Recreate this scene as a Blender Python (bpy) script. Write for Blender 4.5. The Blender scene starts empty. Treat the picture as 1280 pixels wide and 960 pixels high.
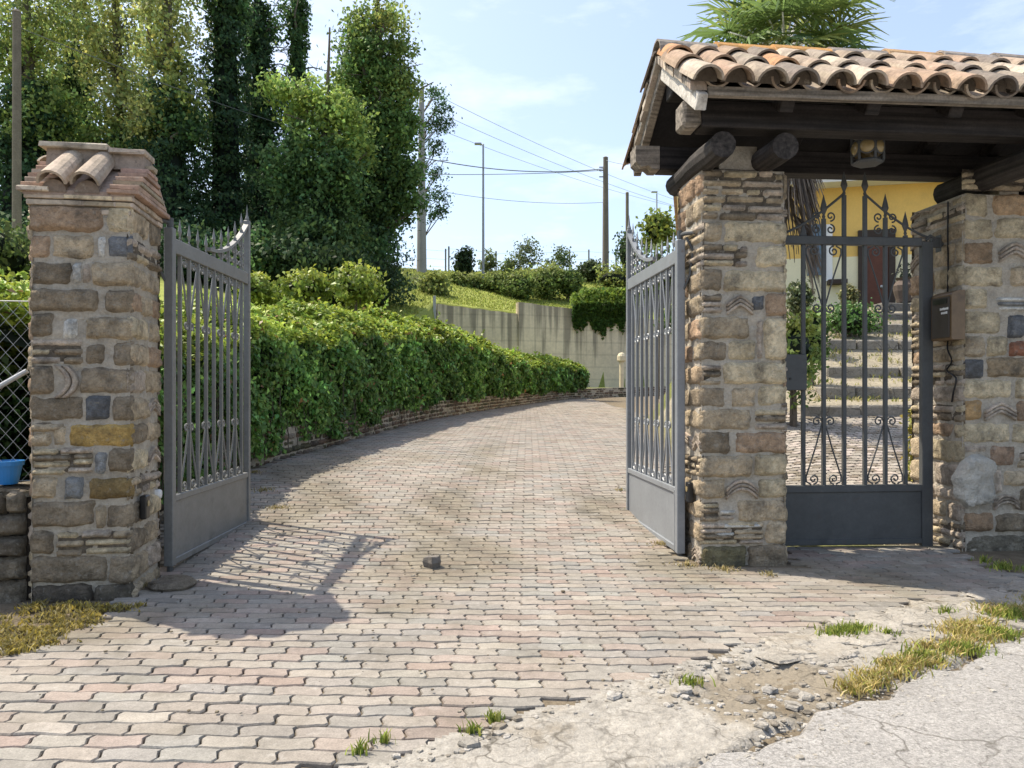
import bpy, math, random
import numpy as np
from mathutils import Vector, Matrix

random.seed(7)
rng = np.random.default_rng(11)
scene = bpy.context.scene
COL = scene.collection
PI = math.pi
HAZE = 0.0
CAMZ, FPX, CX, HY = 1.1, 960.0, 640.0, 491.0

def at(x, y, Y):
    """point seen at pixel (x, y) of the 1280 px photograph at depth Y"""
    return Vector(((x - CX) / FPX * Y, Y, CAMZ + (HY - y) / FPX * Y))

# ------------------------------------------------------------------ materials
def mk(name, color=(.5, .5, .5), rough=.8, vc=False, noise=None, bump=None, metallic=0., spec=.3,
       dirt=None, transl=0., grain=None):
    m = bpy.data.materials.new(name)
    m.use_nodes = True
    nt = m.node_tree
    N, L = nt.nodes, nt.links
    bs = N['Principled BSDF']
    bs.inputs['Roughness'].default_value = rough
    bs.inputs['Metallic'].default_value = metallic
    bs.inputs['Specular IOR Level'].default_value = spec
    tc = N.new('ShaderNodeTexCoord')
    if vc:
        a = N.new('ShaderNodeAttribute'); a.attribute_name = 'Col'; src = a.outputs['Color']
    else:
        a = N.new('ShaderNodeRGB'); a.outputs[0].default_value = (*color, 1); src = a.outputs[0]
    for (sc, amt) in (noise or []):
        n = N.new('ShaderNodeTexNoise'); n.inputs['Scale'].default_value = sc
        n.inputs['Detail'].default_value = 5; n.inputs['Roughness'].default_value = .65
        L.new(tc.outputs['Object'], n.inputs['Vector'])
        mr = N.new('ShaderNodeMapRange')
        mr.inputs[1].default_value = .25; mr.inputs[2].default_value = .75
        mr.inputs[3].default_value = 1 - amt; mr.inputs[4].default_value = 1 + amt
        L.new(n.outputs['Fac'], mr.inputs[0])
        mx = N.new('ShaderNodeVectorMath'); mx.operation = 'SCALE'
        L.new(src, mx.inputs[0]); L.new(mr.outputs[0], mx.inputs['Scale'])
        src = mx.outputs[0]
    if grain:    # long fibres along the local x axis
        mg = N.new('ShaderNodeMapping'); mg.inputs['Scale'].default_value = grain; L.new(tc.outputs['Object'], mg.inputs['Vector'])
        n = N.new('ShaderNodeTexNoise'); n.inputs['Scale'].default_value = 1; n.inputs['Detail'].default_value = 4; L.new(mg.outputs[0], n.inputs['Vector'])
        mr = N.new('ShaderNodeMapRange'); mr.inputs[1].default_value = .3; mr.inputs[2].default_value = .7; mr.inputs[3].default_value = .45; mr.inputs[4].default_value = 1.9
        L.new(n.outputs['Fac'], mr.inputs[0]); mx = N.new('ShaderNodeVectorMath'); mx.operation = 'SCALE'
        L.new(src, mx.inputs[0]); L.new(mr.outputs[0], mx.inputs['Scale']); src = mx.outputs[0]
    for (sc, lo, hi, col, amt) in (dirt or []):
        n = N.new('ShaderNodeTexNoise'); n.inputs['Scale'].default_value = sc
        n.inputs['Detail'].default_value = 7; n.inputs['Roughness'].default_value = .7
        L.new(tc.outputs['Object'], n.inputs['Vector'])
        mr = N.new('ShaderNodeMapRange')
        mr.inputs[1].default_value = lo; mr.inputs[2].default_value = hi
        mr.inputs[3].default_value = 0; mr.inputs[4].default_value = amt
        L.new(n.outputs['Fac'], mr.inputs[0])
        mx = N.new('ShaderNodeMix'); mx.data_type = 'RGBA'
        L.new(mr.outputs[0], mx.inputs['Factor']); L.new(src, mx.inputs['A'])
        mx.inputs['B'].default_value = (*col, 1)
        src = mx.outputs['Result']
    L.new(src, bs.inputs['Base Color'])
    if bump:
        prev = None
        for (sc, st, dist) in bump:
            n = N.new('ShaderNodeTexNoise'); n.inputs['Scale'].default_value = sc
            n.inputs['Detail'].default_value = 6; n.inputs['Roughness'].default_value = .6
            L.new(tc.outputs['Object'], n.inputs['Vector'])
            b = N.new('ShaderNodeBump'); b.inputs['Strength'].default_value = st; b.inputs['Distance'].default_value = dist
            L.new(n.outputs['Fac'], b.inputs['Height'])
            if prev: L.new(prev.outputs[0], b.inputs['Normal'])
            prev = b
        L.new(prev.outputs[0], bs.inputs['Normal'])
    if transl:
        t = N.new('ShaderNodeBsdfTranslucent'); mxs = N.new('ShaderNodeMixShader')
        L.new(src, t.inputs['Color']); mxs.inputs[0].default_value = transl
        L.new(bs.outputs[0], mxs.inputs[1]); L.new(t.outputs[0], mxs.inputs[2])
        L.new(mxs.outputs[0], N['Material Output'].inputs['Surface'])
    return m

MAT = {}
MAT['stone'] = mk('stone', vc=True, rough=.92, spec=.15, noise=[(9, .28), (38, .30), (140, .18)], bump=[(14, .6, .04), (55, .9, .02), (150, .8, .008)],
                  dirt=[(7, .50, .70, (.07, .062, .052), .8), (60, .60, .70, (.06, .052, .042), .6), (24, .57, .68, (.36, .335, .285), .6)])
MAT['pale_stone'] = mk('pale_stone', vc=True, rough=.9, spec=.2, noise=[(9, .14), (50, .14)], bump=[(14, .7, .04), (60, .8, .02)], dirt=[(8, .58, .72, (.25, .22, .18), .5)])
MAT['mortar'] = mk('mortar', (.42, .375, .305), .95, noise=[(10, .2), (60, .22)], bump=[(20, .7, .03), (90, .7, .01)],
                   dirt=[(4, .5, .7, (.16, .145, .12), .6)])
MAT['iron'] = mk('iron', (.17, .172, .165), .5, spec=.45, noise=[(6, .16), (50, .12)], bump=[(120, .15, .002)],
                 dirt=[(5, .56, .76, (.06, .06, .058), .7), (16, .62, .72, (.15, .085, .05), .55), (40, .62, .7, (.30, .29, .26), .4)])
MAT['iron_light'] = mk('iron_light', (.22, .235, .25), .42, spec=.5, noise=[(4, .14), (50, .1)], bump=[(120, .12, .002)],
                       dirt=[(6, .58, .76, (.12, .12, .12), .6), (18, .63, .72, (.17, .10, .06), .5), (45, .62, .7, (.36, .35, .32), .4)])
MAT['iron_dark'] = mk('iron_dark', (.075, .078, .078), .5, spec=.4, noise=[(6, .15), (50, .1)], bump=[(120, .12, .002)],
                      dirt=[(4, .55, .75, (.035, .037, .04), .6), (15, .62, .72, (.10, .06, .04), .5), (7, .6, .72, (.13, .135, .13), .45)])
MAT['tile'] = mk('tile', vc=True, rough=.9, spec=.15, noise=[(8, .22), (45, .22)], bump=[(40, .4, .012)],
                 dirt=[(6, .50, .70, (.085, .072, .06), .75), (17, .58, .7, (.5, .46, .38), .4), (30, .58, .68, (.12, .10, .08), .6)])
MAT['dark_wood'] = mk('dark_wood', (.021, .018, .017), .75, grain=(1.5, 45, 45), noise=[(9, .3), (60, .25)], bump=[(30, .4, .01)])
MAT['log_wood'] = mk('log_wood', (.036, .031, .028), .8, grain=(45, 1.5, 45), noise=[(7, .35), (50, .3)], bump=[(25, .5, .012)])
MAT['palm_leaf'] = mk('palm_leaf', vc=True, rough=.45, spec=.4, transl=.45)
MAT['stop_block'] = mk('stop_block', vc=True, rough=.8, noise=[(30, .3)], bump=[(60, .5, .01)])
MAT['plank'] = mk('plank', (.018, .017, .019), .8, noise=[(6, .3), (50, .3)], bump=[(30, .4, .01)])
MAT['grey_wood'] = mk('grey_wood', (.19, .165, .135), .85, grain=(2, 40, 40), noise=[(9, .3), (60, .3)], bump=[(50, .6, .01)],
                      dirt=[(9, .5, .7, (.08, .07, .06), .6)])
MAT['white_wood'] = mk('white_wood', (.55, .52, .47), .85, noise=[(9, .2), (60, .25)], bump=[(50, .6, .01)],
                       dirt=[(12, .5, .65, (.16, .13, .10), .7)])
MAT['paver'] = mk('paver', vc=True, rough=.9, spec=.2, noise=[(2.2, .16), (30, .18), (170, .26)], bump=[(150, .55, .004), (14, .3, .01)],
                  dirt=[(.75, .53, .68, (.19, .165, .12), .5), (2.6, .56, .70, (.14, .125, .095), .5), (13, .58, .70, (.40, .38, .345), .45), (31, .6, .7, (.13, .12, .10), .45)])
MAT['soil'] = mk('soil', vc=True, rough=.97, spec=.1, noise=[(1.2, .2), (14, .25), (90, .2)], bump=[(25, .7, .03), (110, .6, .01)])
MAT['asphalt'] = mk('asphalt', (.30, .288, .27), .92, spec=.2, noise=[(3, .18), (70, .34), (190, .45)], bump=[(190, .7, .006), (30, .5, .012)],
                    dirt=[(2.2, .55, .7, (.20, .185, .165), .5), (95, .55, .60, (.11, .105, .10), .7), (80, .60, .66, (.48, .46, .43), .6)])
MAT['concrete'] = mk('concrete', vc=True, rough=.93, spec=.2, noise=[(5, .14), (40, .16), (160, .16)], bump=[(14, .5, .03), (60, .6, .012), (180, .5, .005)],
                     dirt=[(3.2, .54, .66, (.21, .175, .125), .6), (21, .58, .66, (.14, .125, .105), .5)])
MAT['wall_concrete'] = mk('wall_concrete', (.68, .59, .42), .9, noise=[(.8, .16), (8, .12)], bump=[(12, .3, .03)])
MAT['leaf'] = mk('leaf', vc=True, rough=.5, spec=.35, transl=.34)
MAT['leaf_far'] = mk('leaf_far', vc=True, rough=.6, spec=.25, transl=.45)
MAT['grass'] = mk('grass', vc=True, rough=.7, spec=.15, transl=.3)
MAT['bark'] = mk('bark', (.13, .11, .085), .95, noise=[(6, .3), (30, .3)], bump=[(18, .7, .04)])
MAT['core'] = mk('core', (.018, .028, .012), .95, noise=[(4, .3)])
MAT['pole_concrete'] = mk('pole_concrete', (.30, .295, .28), .85, noise=[(2, .12), (20, .1)])
MAT['pole_wood'] = mk('pole_wood', (.17, .145, .115), .9, noise=[(3, .2), (25, .25)], bump=[(20, .4, .02)])
MAT['steel'] = mk('steel', (.33, .34, .35), .5, metallic=.5, noise=[(8, .1)])
MAT['wire'] = mk('wire', (.16, .17, .18), .6)
MAT['galv'] = mk('galv', (.42, .43, .43), .45, metallic=.5, noise=[(20, .15)])
MAT['blue_plastic'] = mk('blue_plastic', (.02, .19, .48), .4, spec=.5, noise=[(8, .1)])
MAT['black_plastic'] = mk('black_plastic', (.012, .012, .013), .35, spec=.5)
MAT['white_plastic'] = mk('white_plastic', (.72, .72, .70), .4, spec=.5, noise=[(20, .06)])
MAT['letterbox'] = mk('letterbox', (.155, .10, .052), .42, spec=.45, noise=[(8, .22), (60, .12)], dirt=[(9, .55, .72, (.06, .04, .025), .6)])
MAT['letterbox_front'] = mk('letterbox_front', (.058, .046, .038), .45, spec=.45, noise=[(8, .2)])
MAT['yellow_wall'] = mk('yellow_wall', (.78, .51, .15), .92, noise=[(1.2, .10), (30, .06)], bump=[(60, .2, .006)], dirt=[(1.1, .52, .72, (.52, .34, .12), .5)])
MAT['sunlit_wall'] = mk('sunlit_wall', (.82, .74, .50), .92, noise=[(1.5, .07), (30, .06)], bump=[(60, .2, .006)])  # lower house wall, sunlight put into a brighter colour
MAT['white_paint'] = mk('white_paint', (.8, .79, .76), .7, noise=[(6, .05)])
MAT['door_wood'] = mk('door_wood', (.12, .045, .028), .6, noise=[(9, .2)])
MAT['frame_wood'] = mk('frame_wood', (.045, .03, .022), .6, noise=[(9, .2)])
MAT['blue_shutter'] = mk('blue_shutter', (.13, .19, .25), .6, noise=[(9, .15)])
MAT['glass'] = mk('glass', (.30, .23, .11), .25, spec=.6, noise=[(20, .2)])
MAT['urn'] = mk('urn', (.10, .075, .06), .8, noise=[(12, .2)])
MAT['terracotta'] = mk('terracotta', (.36, .19, .11), .85, noise=[(12, .2)])
MAT['rubber'] = mk('rubber', (.045, .043, .04), .7, noise=[(20, .3)], bump=[(60, .4, .01)])

# retaining wall: formwork lines and dark run-down stains with a shape of their own
def retaining_material():
    m = MAT['wall_concrete']; nt = m.node_tree; N, L = nt.nodes, nt.links
    bs = N['Principled BSDF']; old = bs.inputs['Base Color'].links[0].from_socket
    tc = [n for n in N if n.type == 'TEX_COORD'][0]
    mp = N.new('ShaderNodeMapping'); mp.inputs['Scale'].default_value = (4.2, .3, .2)
    L.new(tc.outputs['Object'], mp.inputs['Vector'])
    n = N.new('ShaderNodeTexNoise'); n.inputs['Scale'].default_value = 1.; n.inputs['Detail'].default_value = 5
    L.new(mp.outputs[0], n.inputs['Vector'])
    sp = N.new('ShaderNodeSeparateXYZ'); L.new(tc.outputs['Object'], sp.inputs[0])
    zr = N.new('ShaderNodeMapRange'); zr.inputs[1].default_value = 1.5; zr.inputs[2].default_value = 5.1
    zr.inputs[3].default_value = -.16; zr.inputs[4].default_value = .13
    L.new(sp.outputs['Z'], zr.inputs[0])
    ad = N.new('ShaderNodeMath'); ad.operation = 'ADD'; L.new(n.outputs['Fac'], ad.inputs[0]); L.new(zr.outputs[0], ad.inputs[1])
    mr = N.new('ShaderNodeMapRange'); mr.inputs[1].default_value = .50; mr.inputs[2].default_value = .66; mr.inputs[4].default_value = .62
    L.new(ad.outputs[0], mr.inputs[0])
    mx = N.new('ShaderNodeMix'); mx.data_type = 'RGBA'
    L.new(mr.outputs[0], mx.inputs['Factor']); L.new(old, mx.inputs['A']); mx.inputs['B'].default_value = (.085, .08, .068, 1)
    w = N.new('ShaderNodeTexWave'); w.bands_direction = 'Z'; w.inputs['Scale'].default_value = .55; w.inputs['Distortion'].default_value = .3
    L.new(tc.outputs['Object'], w.inputs['Vector'])
    wr = N.new('ShaderNodeMapRange'); wr.inputs[1].default_value = .0; wr.inputs[2].default_value = .08; wr.inputs[3].default_value = .86; wr.inputs[4].default_value = 1
    L.new(w.outputs['Fac'], wr.inputs[0])
    sc = N.new('ShaderNodeVectorMath'); sc.operation = 'SCALE'
    L.new(mx.outputs['Result'], sc.inputs[0]); L.new(wr.outputs[0], sc.inputs['Scale'])
    L.new(sc.outputs[0], bs.inputs['Base Color'])
retaining_material()

# cracks through the old concrete
def crack_material(m, levels):
    nt = m.node_tree; N, L = nt.nodes, nt.links
    bs = N['Principled BSDF']; old = bs.inputs['Base Color'].links[0].from_socket
    tc = [n for n in N if n.type == 'TEX_COORD'][0]
    n = N.new('ShaderNodeTexNoise'); n.inputs['Scale'].default_value = 7; n.inputs['Detail'].default_value = 4
    L.new(tc.outputs['Object'], n.inputs['Vector'])
    ad = N.new('ShaderNodeVectorMath'); ad.operation = 'MULTIPLY_ADD'; ad.inputs[1].default_value = (.22, .22, .05)
    L.new(n.outputs['Color'], ad.inputs[0]); L.new(tc.outputs['Object'], ad.inputs[2])
    src = old; hs = None
    for (sc, wd, amt) in levels:
        v = N.new('ShaderNodeTexVoronoi'); v.feature = 'DISTANCE_TO_EDGE'; v.inputs['Scale'].default_value = sc
        L.new(ad.outputs[0], v.inputs['Vector'])
        mr = N.new('ShaderNodeMapRange'); mr.inputs[1].default_value = 0; mr.inputs[2].default_value = wd; mr.inputs[3].default_value = amt; mr.inputs[4].default_value = 0
        L.new(v.outputs['Distance'], mr.inputs[0])
        # not every crack is open
        k = N.new('ShaderNodeTexNoise'); k.inputs['Scale'].default_value = sc * .6; L.new(tc.outputs['Object'], k.inputs['Vector'])
        kr = N.new('ShaderNodeMapRange'); kr.inputs[1].default_value = .45; kr.inputs[2].default_value = .6; L.new(k.outputs['Fac'], kr.inputs[0])
        mu = N.new('ShaderNodeMath'); mu.operation = 'MULTIPLY'; L.new(mr.outputs[0], mu.inputs[0]); L.new(kr.outputs[0], mu.inputs[1])
        mx = N.new('ShaderNodeMix'); mx.data_type = 'RGBA'
        L.new(mu.outputs[0], mx.inputs['Factor']); L.new(src, mx.inputs['A']); mx.inputs['B'].default_value = (.06, .052, .04, 1)
        src = mx.outputs['Result']
    L.new(src, bs.inputs['Base Color'])
crack_material(MAT['concrete'], ((4.5, .035, .85), (11, .05, .6)))
crack_material(MAT['asphalt'], ((1.6, .012, .7), (5, .02, .45)))

# ------------------------------------------------------------------ mesh builder
class MB:
    def __init__(s): s.v = []; s.f = []; s.c = []
    def add(s, verts, faces, col=(1, 1, 1)):
        b = len(s.v)
        s.v.extend([tuple(p) for p in verts])
        if col and isinstance(col[0], (tuple, list)): s.c.extend(col)
        else: s.c.extend([col] * len(verts))
        s.f.extend([[i + b for i in f] for f in faces])
    def box(s, lo, hi, col=(1, 1, 1), M=None, bev=0., jit=0.):
        x0, y0, z0 = lo; x1, y1, z1 = hi
        if bev > 0:
            vs = []
            for (x, sx) in ((x0, 1), (x1, -1)):
                for (y, sy) in ((y0, 1), (y1, -1)):
                    for (z, sz) in ((z0, 1), (z1, -1)):
                        vs += [(x + sx * bev, y + sy * bev, z), (x + sx * bev, y, z + sz * bev), (x, y + sy * bev, z + sz * bev)]
            def id(ix, iy, iz, k): return (ix * 4 + iy * 2 + iz) * 3 + k
            fs = []
            for iz in (0, 1): fs.append([id(0, 0, iz, 0), id(1, 0, iz, 0), id(1, 1, iz, 0), id(0, 1, iz, 0)])
            for iy in (0, 1): fs.append([id(0, iy, 0, 1), id(1, iy, 0, 1), id(1, iy, 1, 1), id(0, iy, 1, 1)])
            for ix in (0, 1): fs.append([id(ix, 0, 0, 2), id(ix, 1, 0, 2), id(ix, 1, 1, 2), id(ix, 0, 1, 2)])
            for iy in (0, 1):
                for iz in (0, 1): fs.append([id(0, iy, iz, 0), id(1, iy, iz, 0), id(1, iy, iz, 1), id(0, iy, iz, 1)])
            for ix in (0, 1):
                for iz in (0, 1): fs.append([id(ix, 0, iz, 0), id(ix, 1, iz, 0), id(ix, 1, iz, 2), id(ix, 0, iz, 2)])
            for ix in (0, 1):
                for iy in (0, 1): fs.append([id(ix, iy, 0, 1), id(ix, iy, 1, 1), id(ix, iy, 1, 2), id(ix, iy, 0, 2)])
            for ix in (0, 1):
                for iy in (0, 1):
                    for iz in (0, 1): fs.append([id(ix, iy, iz, 0), id(ix, iy, iz, 1), id(ix, iy, iz, 2)])
        else:
            vs = [(x, y, z) for x in (x0, x1) for y in (y0, y1) for z in (z0, z1)]
            fs = [[0, 1, 3, 2], [4, 6, 7, 5], [0, 4, 5, 1], [2, 3, 7, 6], [0, 2, 6, 4], [1, 5, 7, 3]]
        vs = [Vector(p) for p in vs]
        if jit: vs = [p + Vector((random.uniform(-jit, jit), random.uniform(-jit, jit), random.uniform(-jit, jit))) for p in vs]
        if M is not None: vs = [M @ p for p in vs]
        s.add(vs, fs, col)
    def tube(s, pts, r, n=8, col=(1, 1, 1), cap=True, flat=None):
        pts = [Vector(p) for p in pts]; m = len(pts)
        rs = r if isinstance(r, (list, tuple)) else [r] * m
        vs = []; up = None
        for i, p in enumerate(pts):
            t = (pts[min(i + 1, m - 1)] - pts[max(i - 1, 0)])
            if t.length < 1e-9: t = Vector((0, 0, 1))
            t.normalize()
            if up is None:
                a = Vector((0, 1, 0)) if abs(t.y) < .9 else Vector((1, 0, 0))
                up = (a - t * a.dot(t)).normalized()
            else:
                up = up - t * up.dot(t)
                if up.length < 1e-6:
                    a = Vector((0, 1, 0)) if abs(t.y) < .9 else Vector((1, 0, 0)); up = a - t * a.dot(t)
                up.normalize()
            b = t.cross(up)
            for k in range(n):
                a = 2 * PI * (k + .5) / n
                fu, fb = (flat or (1, 1))
                vs.append(p + up * math.cos(a) * rs[i] * fu + b * math.sin(a) * rs[i] * fb)
        fs = []
        for i in range(m - 1):
            for k in range(n):
                k2 = (k + 1) % n
                fs.append([i * n + k, i * n + k2, (i + 1) * n + k2, (i + 1) * n + k])
        if cap: fs += [list(range(n - 1, -1, -1)), [(m - 1) * n + k for k in range(n)]]
        s.add(vs, fs, col)
    def lathe(s, prof, n=16, col=(1, 1, 1), M=None):
        vs = []; m = len(prof)
        for (r, z) in prof:
            for k in range(n):
                a = 2 * PI * k / n; vs.append(Vector((r * math.cos(a), r * math.sin(a), z)))
        fs = [[i * n + k, i * n + (k + 1) % n, (i + 1) * n + (k + 1) % n, (i + 1) * n + k] for i in range(m - 1) for k in range(n)]
        fs += [list(range(n - 1, -1, -1)), [(m - 1) * n + k for k in range(n)]]
        if M is not None: vs = [M @ p for p in vs]
        s.add(vs, fs, col)
    def build(s, name, mat, parent=None, smooth=False, loc=None):
        me = bpy.data.meshes.new(name)
        me.from_pydata(s.v, [], s.f)
        a = me.color_attributes.new('Col', 'FLOAT_COLOR', 'POINT')
        arr = np.ones((len(s.v), 4), np.float32); arr[:, :3] = np.array(s.c, np.float32)
        a.data.foreach_set('color', arr.ravel())
        me.materials.append(MAT[mat] if isinstance(mat, str) else mat)
        if smooth: me.polygons.foreach_set('use_smooth', [True] * len(me.polygons))
        me.update()
        o = bpy.data.objects.new(name, me); COL.objects.link(o)
        if parent is not None: o.parent = parent
        if loc is not None: o.location = loc
        return o

def np_mesh(name, V, F, C, mat, parent=None, smooth=False):
    """V (n,3), F (m,4) quads, C (n,3)"""
    me = bpy.data.meshes.new(name)
    me.vertices.add(len(V)); me.vertices.foreach_set('co', V.astype(np.float32).ravel())
    k = F.shape[1]
    me.loops.add(F.size); me.loops.foreach_set('vertex_index', F.astype(np.int32).ravel())
    me.polygons.add(len(F))
    me.polygons.foreach_set('loop_start', (np.arange(len(F)) * k).astype(np.int32))
    me.polygons.foreach_set('loop_total', np.full(len(F), k, np.int32))
    if smooth: me.polygons.foreach_set('use_smooth', np.ones(len(F), bool))
    a = me.color_attributes.new('Col', 'FLOAT_COLOR', 'POINT')
    arr = np.ones((len(V), 4), np.float32); arr[:, :3] = C
    a.data.foreach_set('color', arr.ravel())
    me.materials.append(MAT[mat]); me.update(calc_edges=True); me.validate()
    o = bpy.data.objects.new(name, me); COL.objects.link(o)
    if parent is not None: o.parent = parent
    return o

def tag(o, label=None, cat=None, group=None, kind=None):
    if label: o['label'] = label
    if cat: o['category'] = cat
    if group: o['group'] = group
    if kind: o['kind'] = kind
    return o

def thing(name, label, cat, loc=(0, 0, 0), rz=0., group=None):
    o = bpy.data.objects.new(name, None); COL.objects.link(o)
    o.empty_display_size = .2
    o.location = loc; o.rotation_euler = (0, 0, rz)
    return tag(o, label, cat, group)

# ------------------------------------------------------------------ foliage
def nrm(a): return a / np.maximum(np.linalg.norm(a, axis=1, keepdims=True), 1e-9)

def leaf_arrays(P, size, C, normal=None, spread=1., droop=.3, aspect=.62):
    n = len(P)
    R = rng.normal(size=(n, 3))
    Nn = nrm(R) if normal is None else nrm(normal + spread * R * .6)
    T = rng.normal(size=(n, 3)); T[:, 2] -= droop * 2
    T = nrm(T - Nn * np.sum(T * Nn, axis=1, keepdims=True))
    B = np.cross(Nn, T)
    s = (size * rng.uniform(.65, 1.25, n))[:, None]
    V = np.empty((n, 4, 3))
    V[:, 0] = P - T * s * .5
    V[:, 1] = P + B * s * aspect * .5 - T * s * .08 + Nn * s * .1
    V[:, 2] = P + T * s * .5 - Nn * s * .06
    V[:, 3] = P - B * s * aspect * .5 - T * s * .08 + Nn * s * .1
    F = np.arange(n * 4).reshape(n, 4)
    return V.reshape(-1, 3), F, np.repeat(C, 4, axis=0)

def leaves(name, P, size, C, mat='leaf', parent=None, normal=None, spread=1., droop=.3, aspect=.62, core=None):
    V, F, CC = leaf_arrays(P, size, C, normal, spread, droop, aspect)
    if core is not None:
        cv, cf, cc = core
        F = np.vstack([F, cf + len(V)]); V = np.vstack([V, cv]); CC = np.vstack([CC, cc])
    return np_mesh(name, V, F, CC, mat, parent)

def colvar(base, n, v=.25, hue=.12):
    b = np.array(base)[None, :] * np.exp(rng.normal(0, v, (n, 1)))
    h = rng.normal(0, hue, (n, 1))
    b = b * np.hstack([1 + h * 1.2, 1 + h * .35, 1 - h * .3])
    return np.clip(b, .004, .9)

def blob_points(c, r, nclump, nleaf, clump_r, shell=.55):
    """leaf centres in loose clumps through an ellipsoid's volume; returns points, outward dirs, clump ids"""
    d = nrm(rng.normal(size=(nclump, 3)))
    rad = shell + (1 - shell) * rng.random((nclump, 1)) ** .7
    rad *= rng.uniform(.72, 1.12, (nclump, 1))
    cc = np.array(c)[None] + d * rad * np.array(r)[None]
    P = np.repeat(cc, nleaf, axis=0) + rng.normal(size=(nclump * nleaf, 3)) * np.array([1, 1, .62])[None] * clump_r
    out = np.repeat(d, nleaf, axis=0)
    return P, out, np.repeat(np.arange(nclump), nleaf)

def ellipsoid_core(c, r, nu=14, nv=9, k=.55):
    V = []; F = []
    for j in range(nv + 1):
        th = PI * j / nv
        for i in range(nu):
            a = 2 * PI * i / nu
            w = 1 + .12 * math.sin(3 * a + j) + .1 * math.sin(5 * th + i)
            V.append((c[0] + r[0] * k * w * math.sin(th) * math.cos(a), c[1] + r[1] * k * w * math.sin(th) * math.sin(a), c[2] + r[2] * k * math.cos(th)))
    for j in range(nv):
        for i in range(nu):
            F.append([j * nu + i, j * nu + (i + 1) % nu, (j + 1) * nu + (i + 1) % nu, (j + 1) * nu + i])
    return np.array(V), np.array(F), np.tile(np.array([[.012, .022, .009]]), (len(V), 1))

# ------------------------------------------------------------------ terrain
def smooth(a, b, x):
    t = np.clip((x - a) / (b - a), 0, 1); return t * t * (3 - 2 * t)

def catmull(pts, n=6):
    P = [np.array(p, float) for p in pts]; out = []
    for i in range(len(P) - 1):
        p0 = P[max(i - 1, 0)]; p1 = P[i]; p2 = P[i + 1]; p3 = P[min(i + 2, len(P) - 1)]
        for k in range(n):
            t = k / n
            out.append(.5 * ((2 * p1) + (-p0 + p2) * t + (2 * p0 - 5 * p1 + 4 * p2 - p3) * t * t + (-p0 + 3 * p1 - 3 * p2 + p3) * t ** 3))
    out.append(P[-1]); return np.array(out)

HEDGE = catmull([(-2.66, 4.75), (-2.82, 6.4), (-2.80, 8.3), (-2.36, 10.7), (-1.80, 14.8), (-.81, 19.5), (.75, 25.2), (1.95, 29.0), (3.3, 31.0), (5.6, 33.0), (10, 35.5), (30, 39)], 6)
LINE_L = np.vstack([[(-60, 2.0), (-9, 3.9), (-2.9, 4.35)], HEDGE])
LINE_R = np.array([(1.35, 5.3), (1.7, 8), (2.0, 11), (2.5, 15.6), (4.0, 20), (9, 25.5), (30, 30), (80, 34)])

def sdist(X, Y, line):
    """signed distance, positive on the left of the line's direction"""
    best = np.full(X.shape, 1e9); sg = np.ones(X.shape)
    for (a, b) in zip(line[:-1], line[1:]):
        ab = b - a; L2 = ab @ ab
        t = np.clip(((X - a[0]) * ab[0] + (Y - a[1]) * ab[1]) / L2, 0, 1)
        dx = X - a[0] - t * ab[0]; dy = Y - a[1] - t * ab[1]
        d = np.hypot(dx, dy); cr = ab[0] * (Y - a[1]) - ab[1] * (X - a[0])
        m = d < best - 1e-9
        best = np.where(m, d, best); sg = np.where(m, np.sign(cr), sg)
    return best * sg

DH = np.array([(-50, -.3), (-6, -.05), (2, 0), (4.6, 0), (6, .07), (8, .28), (11, .42), (15.6, .55), (21.8, .68), (30, .86), (34, .98), (60, 1.1), (900, 1.0)])
GH = np.array([(-9, 0), (5.2, 0.0), (5.7, .02), (7.3, .27), (9.35, .80), (9.55, .96), (10.2, 1.02), (10.4, 1.18), (11.1, 1.30), (11.3, 1.48), (12.1, 1.76), (12.3, 1.95), (12.9, 2.08), (13.1, 2.26), (13.3, 2.4), (13.9, 2.66), (16, 2.7), (30, 3.3), (60, 4), (900, 2)])
RWALL = np.array([(-3.3, 33.9), (.35, 34.4), (3, 35.2), (7.5, 37.0), (14, 39), (40, 42)])

def H(X, Y):
    X = np.asarray(X, float); Y = np.asarray(Y, float)
    hd = np.interp(Y, DH[:, 0], DH[:, 1])
    d = sdist(X, Y, LINE_L)
    Yc = np.minimum(Y, 58)
    dl = np.clip(d - .5, 0, 16)
    T = .5 + .2 * dl + .12 * np.maximum(0, Yc - 7)
    T = T + .25 * np.sin(X * .35 + 1) * np.sin(Y * .27) * smooth(3, 8, d)
    T = T - np.maximum(0, Y - 60) * .06
    T = np.maximum(T, np.where(Y > 100, .5, 0))
    low = hd + .35
    wy = np.interp(X, RWALL[:, 0], RWALL[:, 1])
    pocket = smooth(-3.5, -2.9, X) * smooth(21, 26, Y) * (Y < wy + .22)
    T = T * (1 - pocket) + low * pocket
    h = hd + (T - hd) * smooth(.1, .75, d)
    dr = -sdist(X, Y, LINE_R)
    g = np.interp(Y, GH[:, 0], GH[:, 1])
    near = smooth(5.25, 5.6, Y)
    h = h + (g - h) * smooth(.1, 1.6, dr) * near * (d < 0)
    return h
_gx = np.arange(-30, 40, .2); _gy = np.arange(-4, 64, .2)
_GX, _GY = np.meshgrid(_gx, _gy)
_TAB = {'h': H(_GX, _GY), 'hedge': sdist(_GX, _GY, HEDGE), 'right': -sdist(_GX, _GY, LINE_R)}
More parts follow.
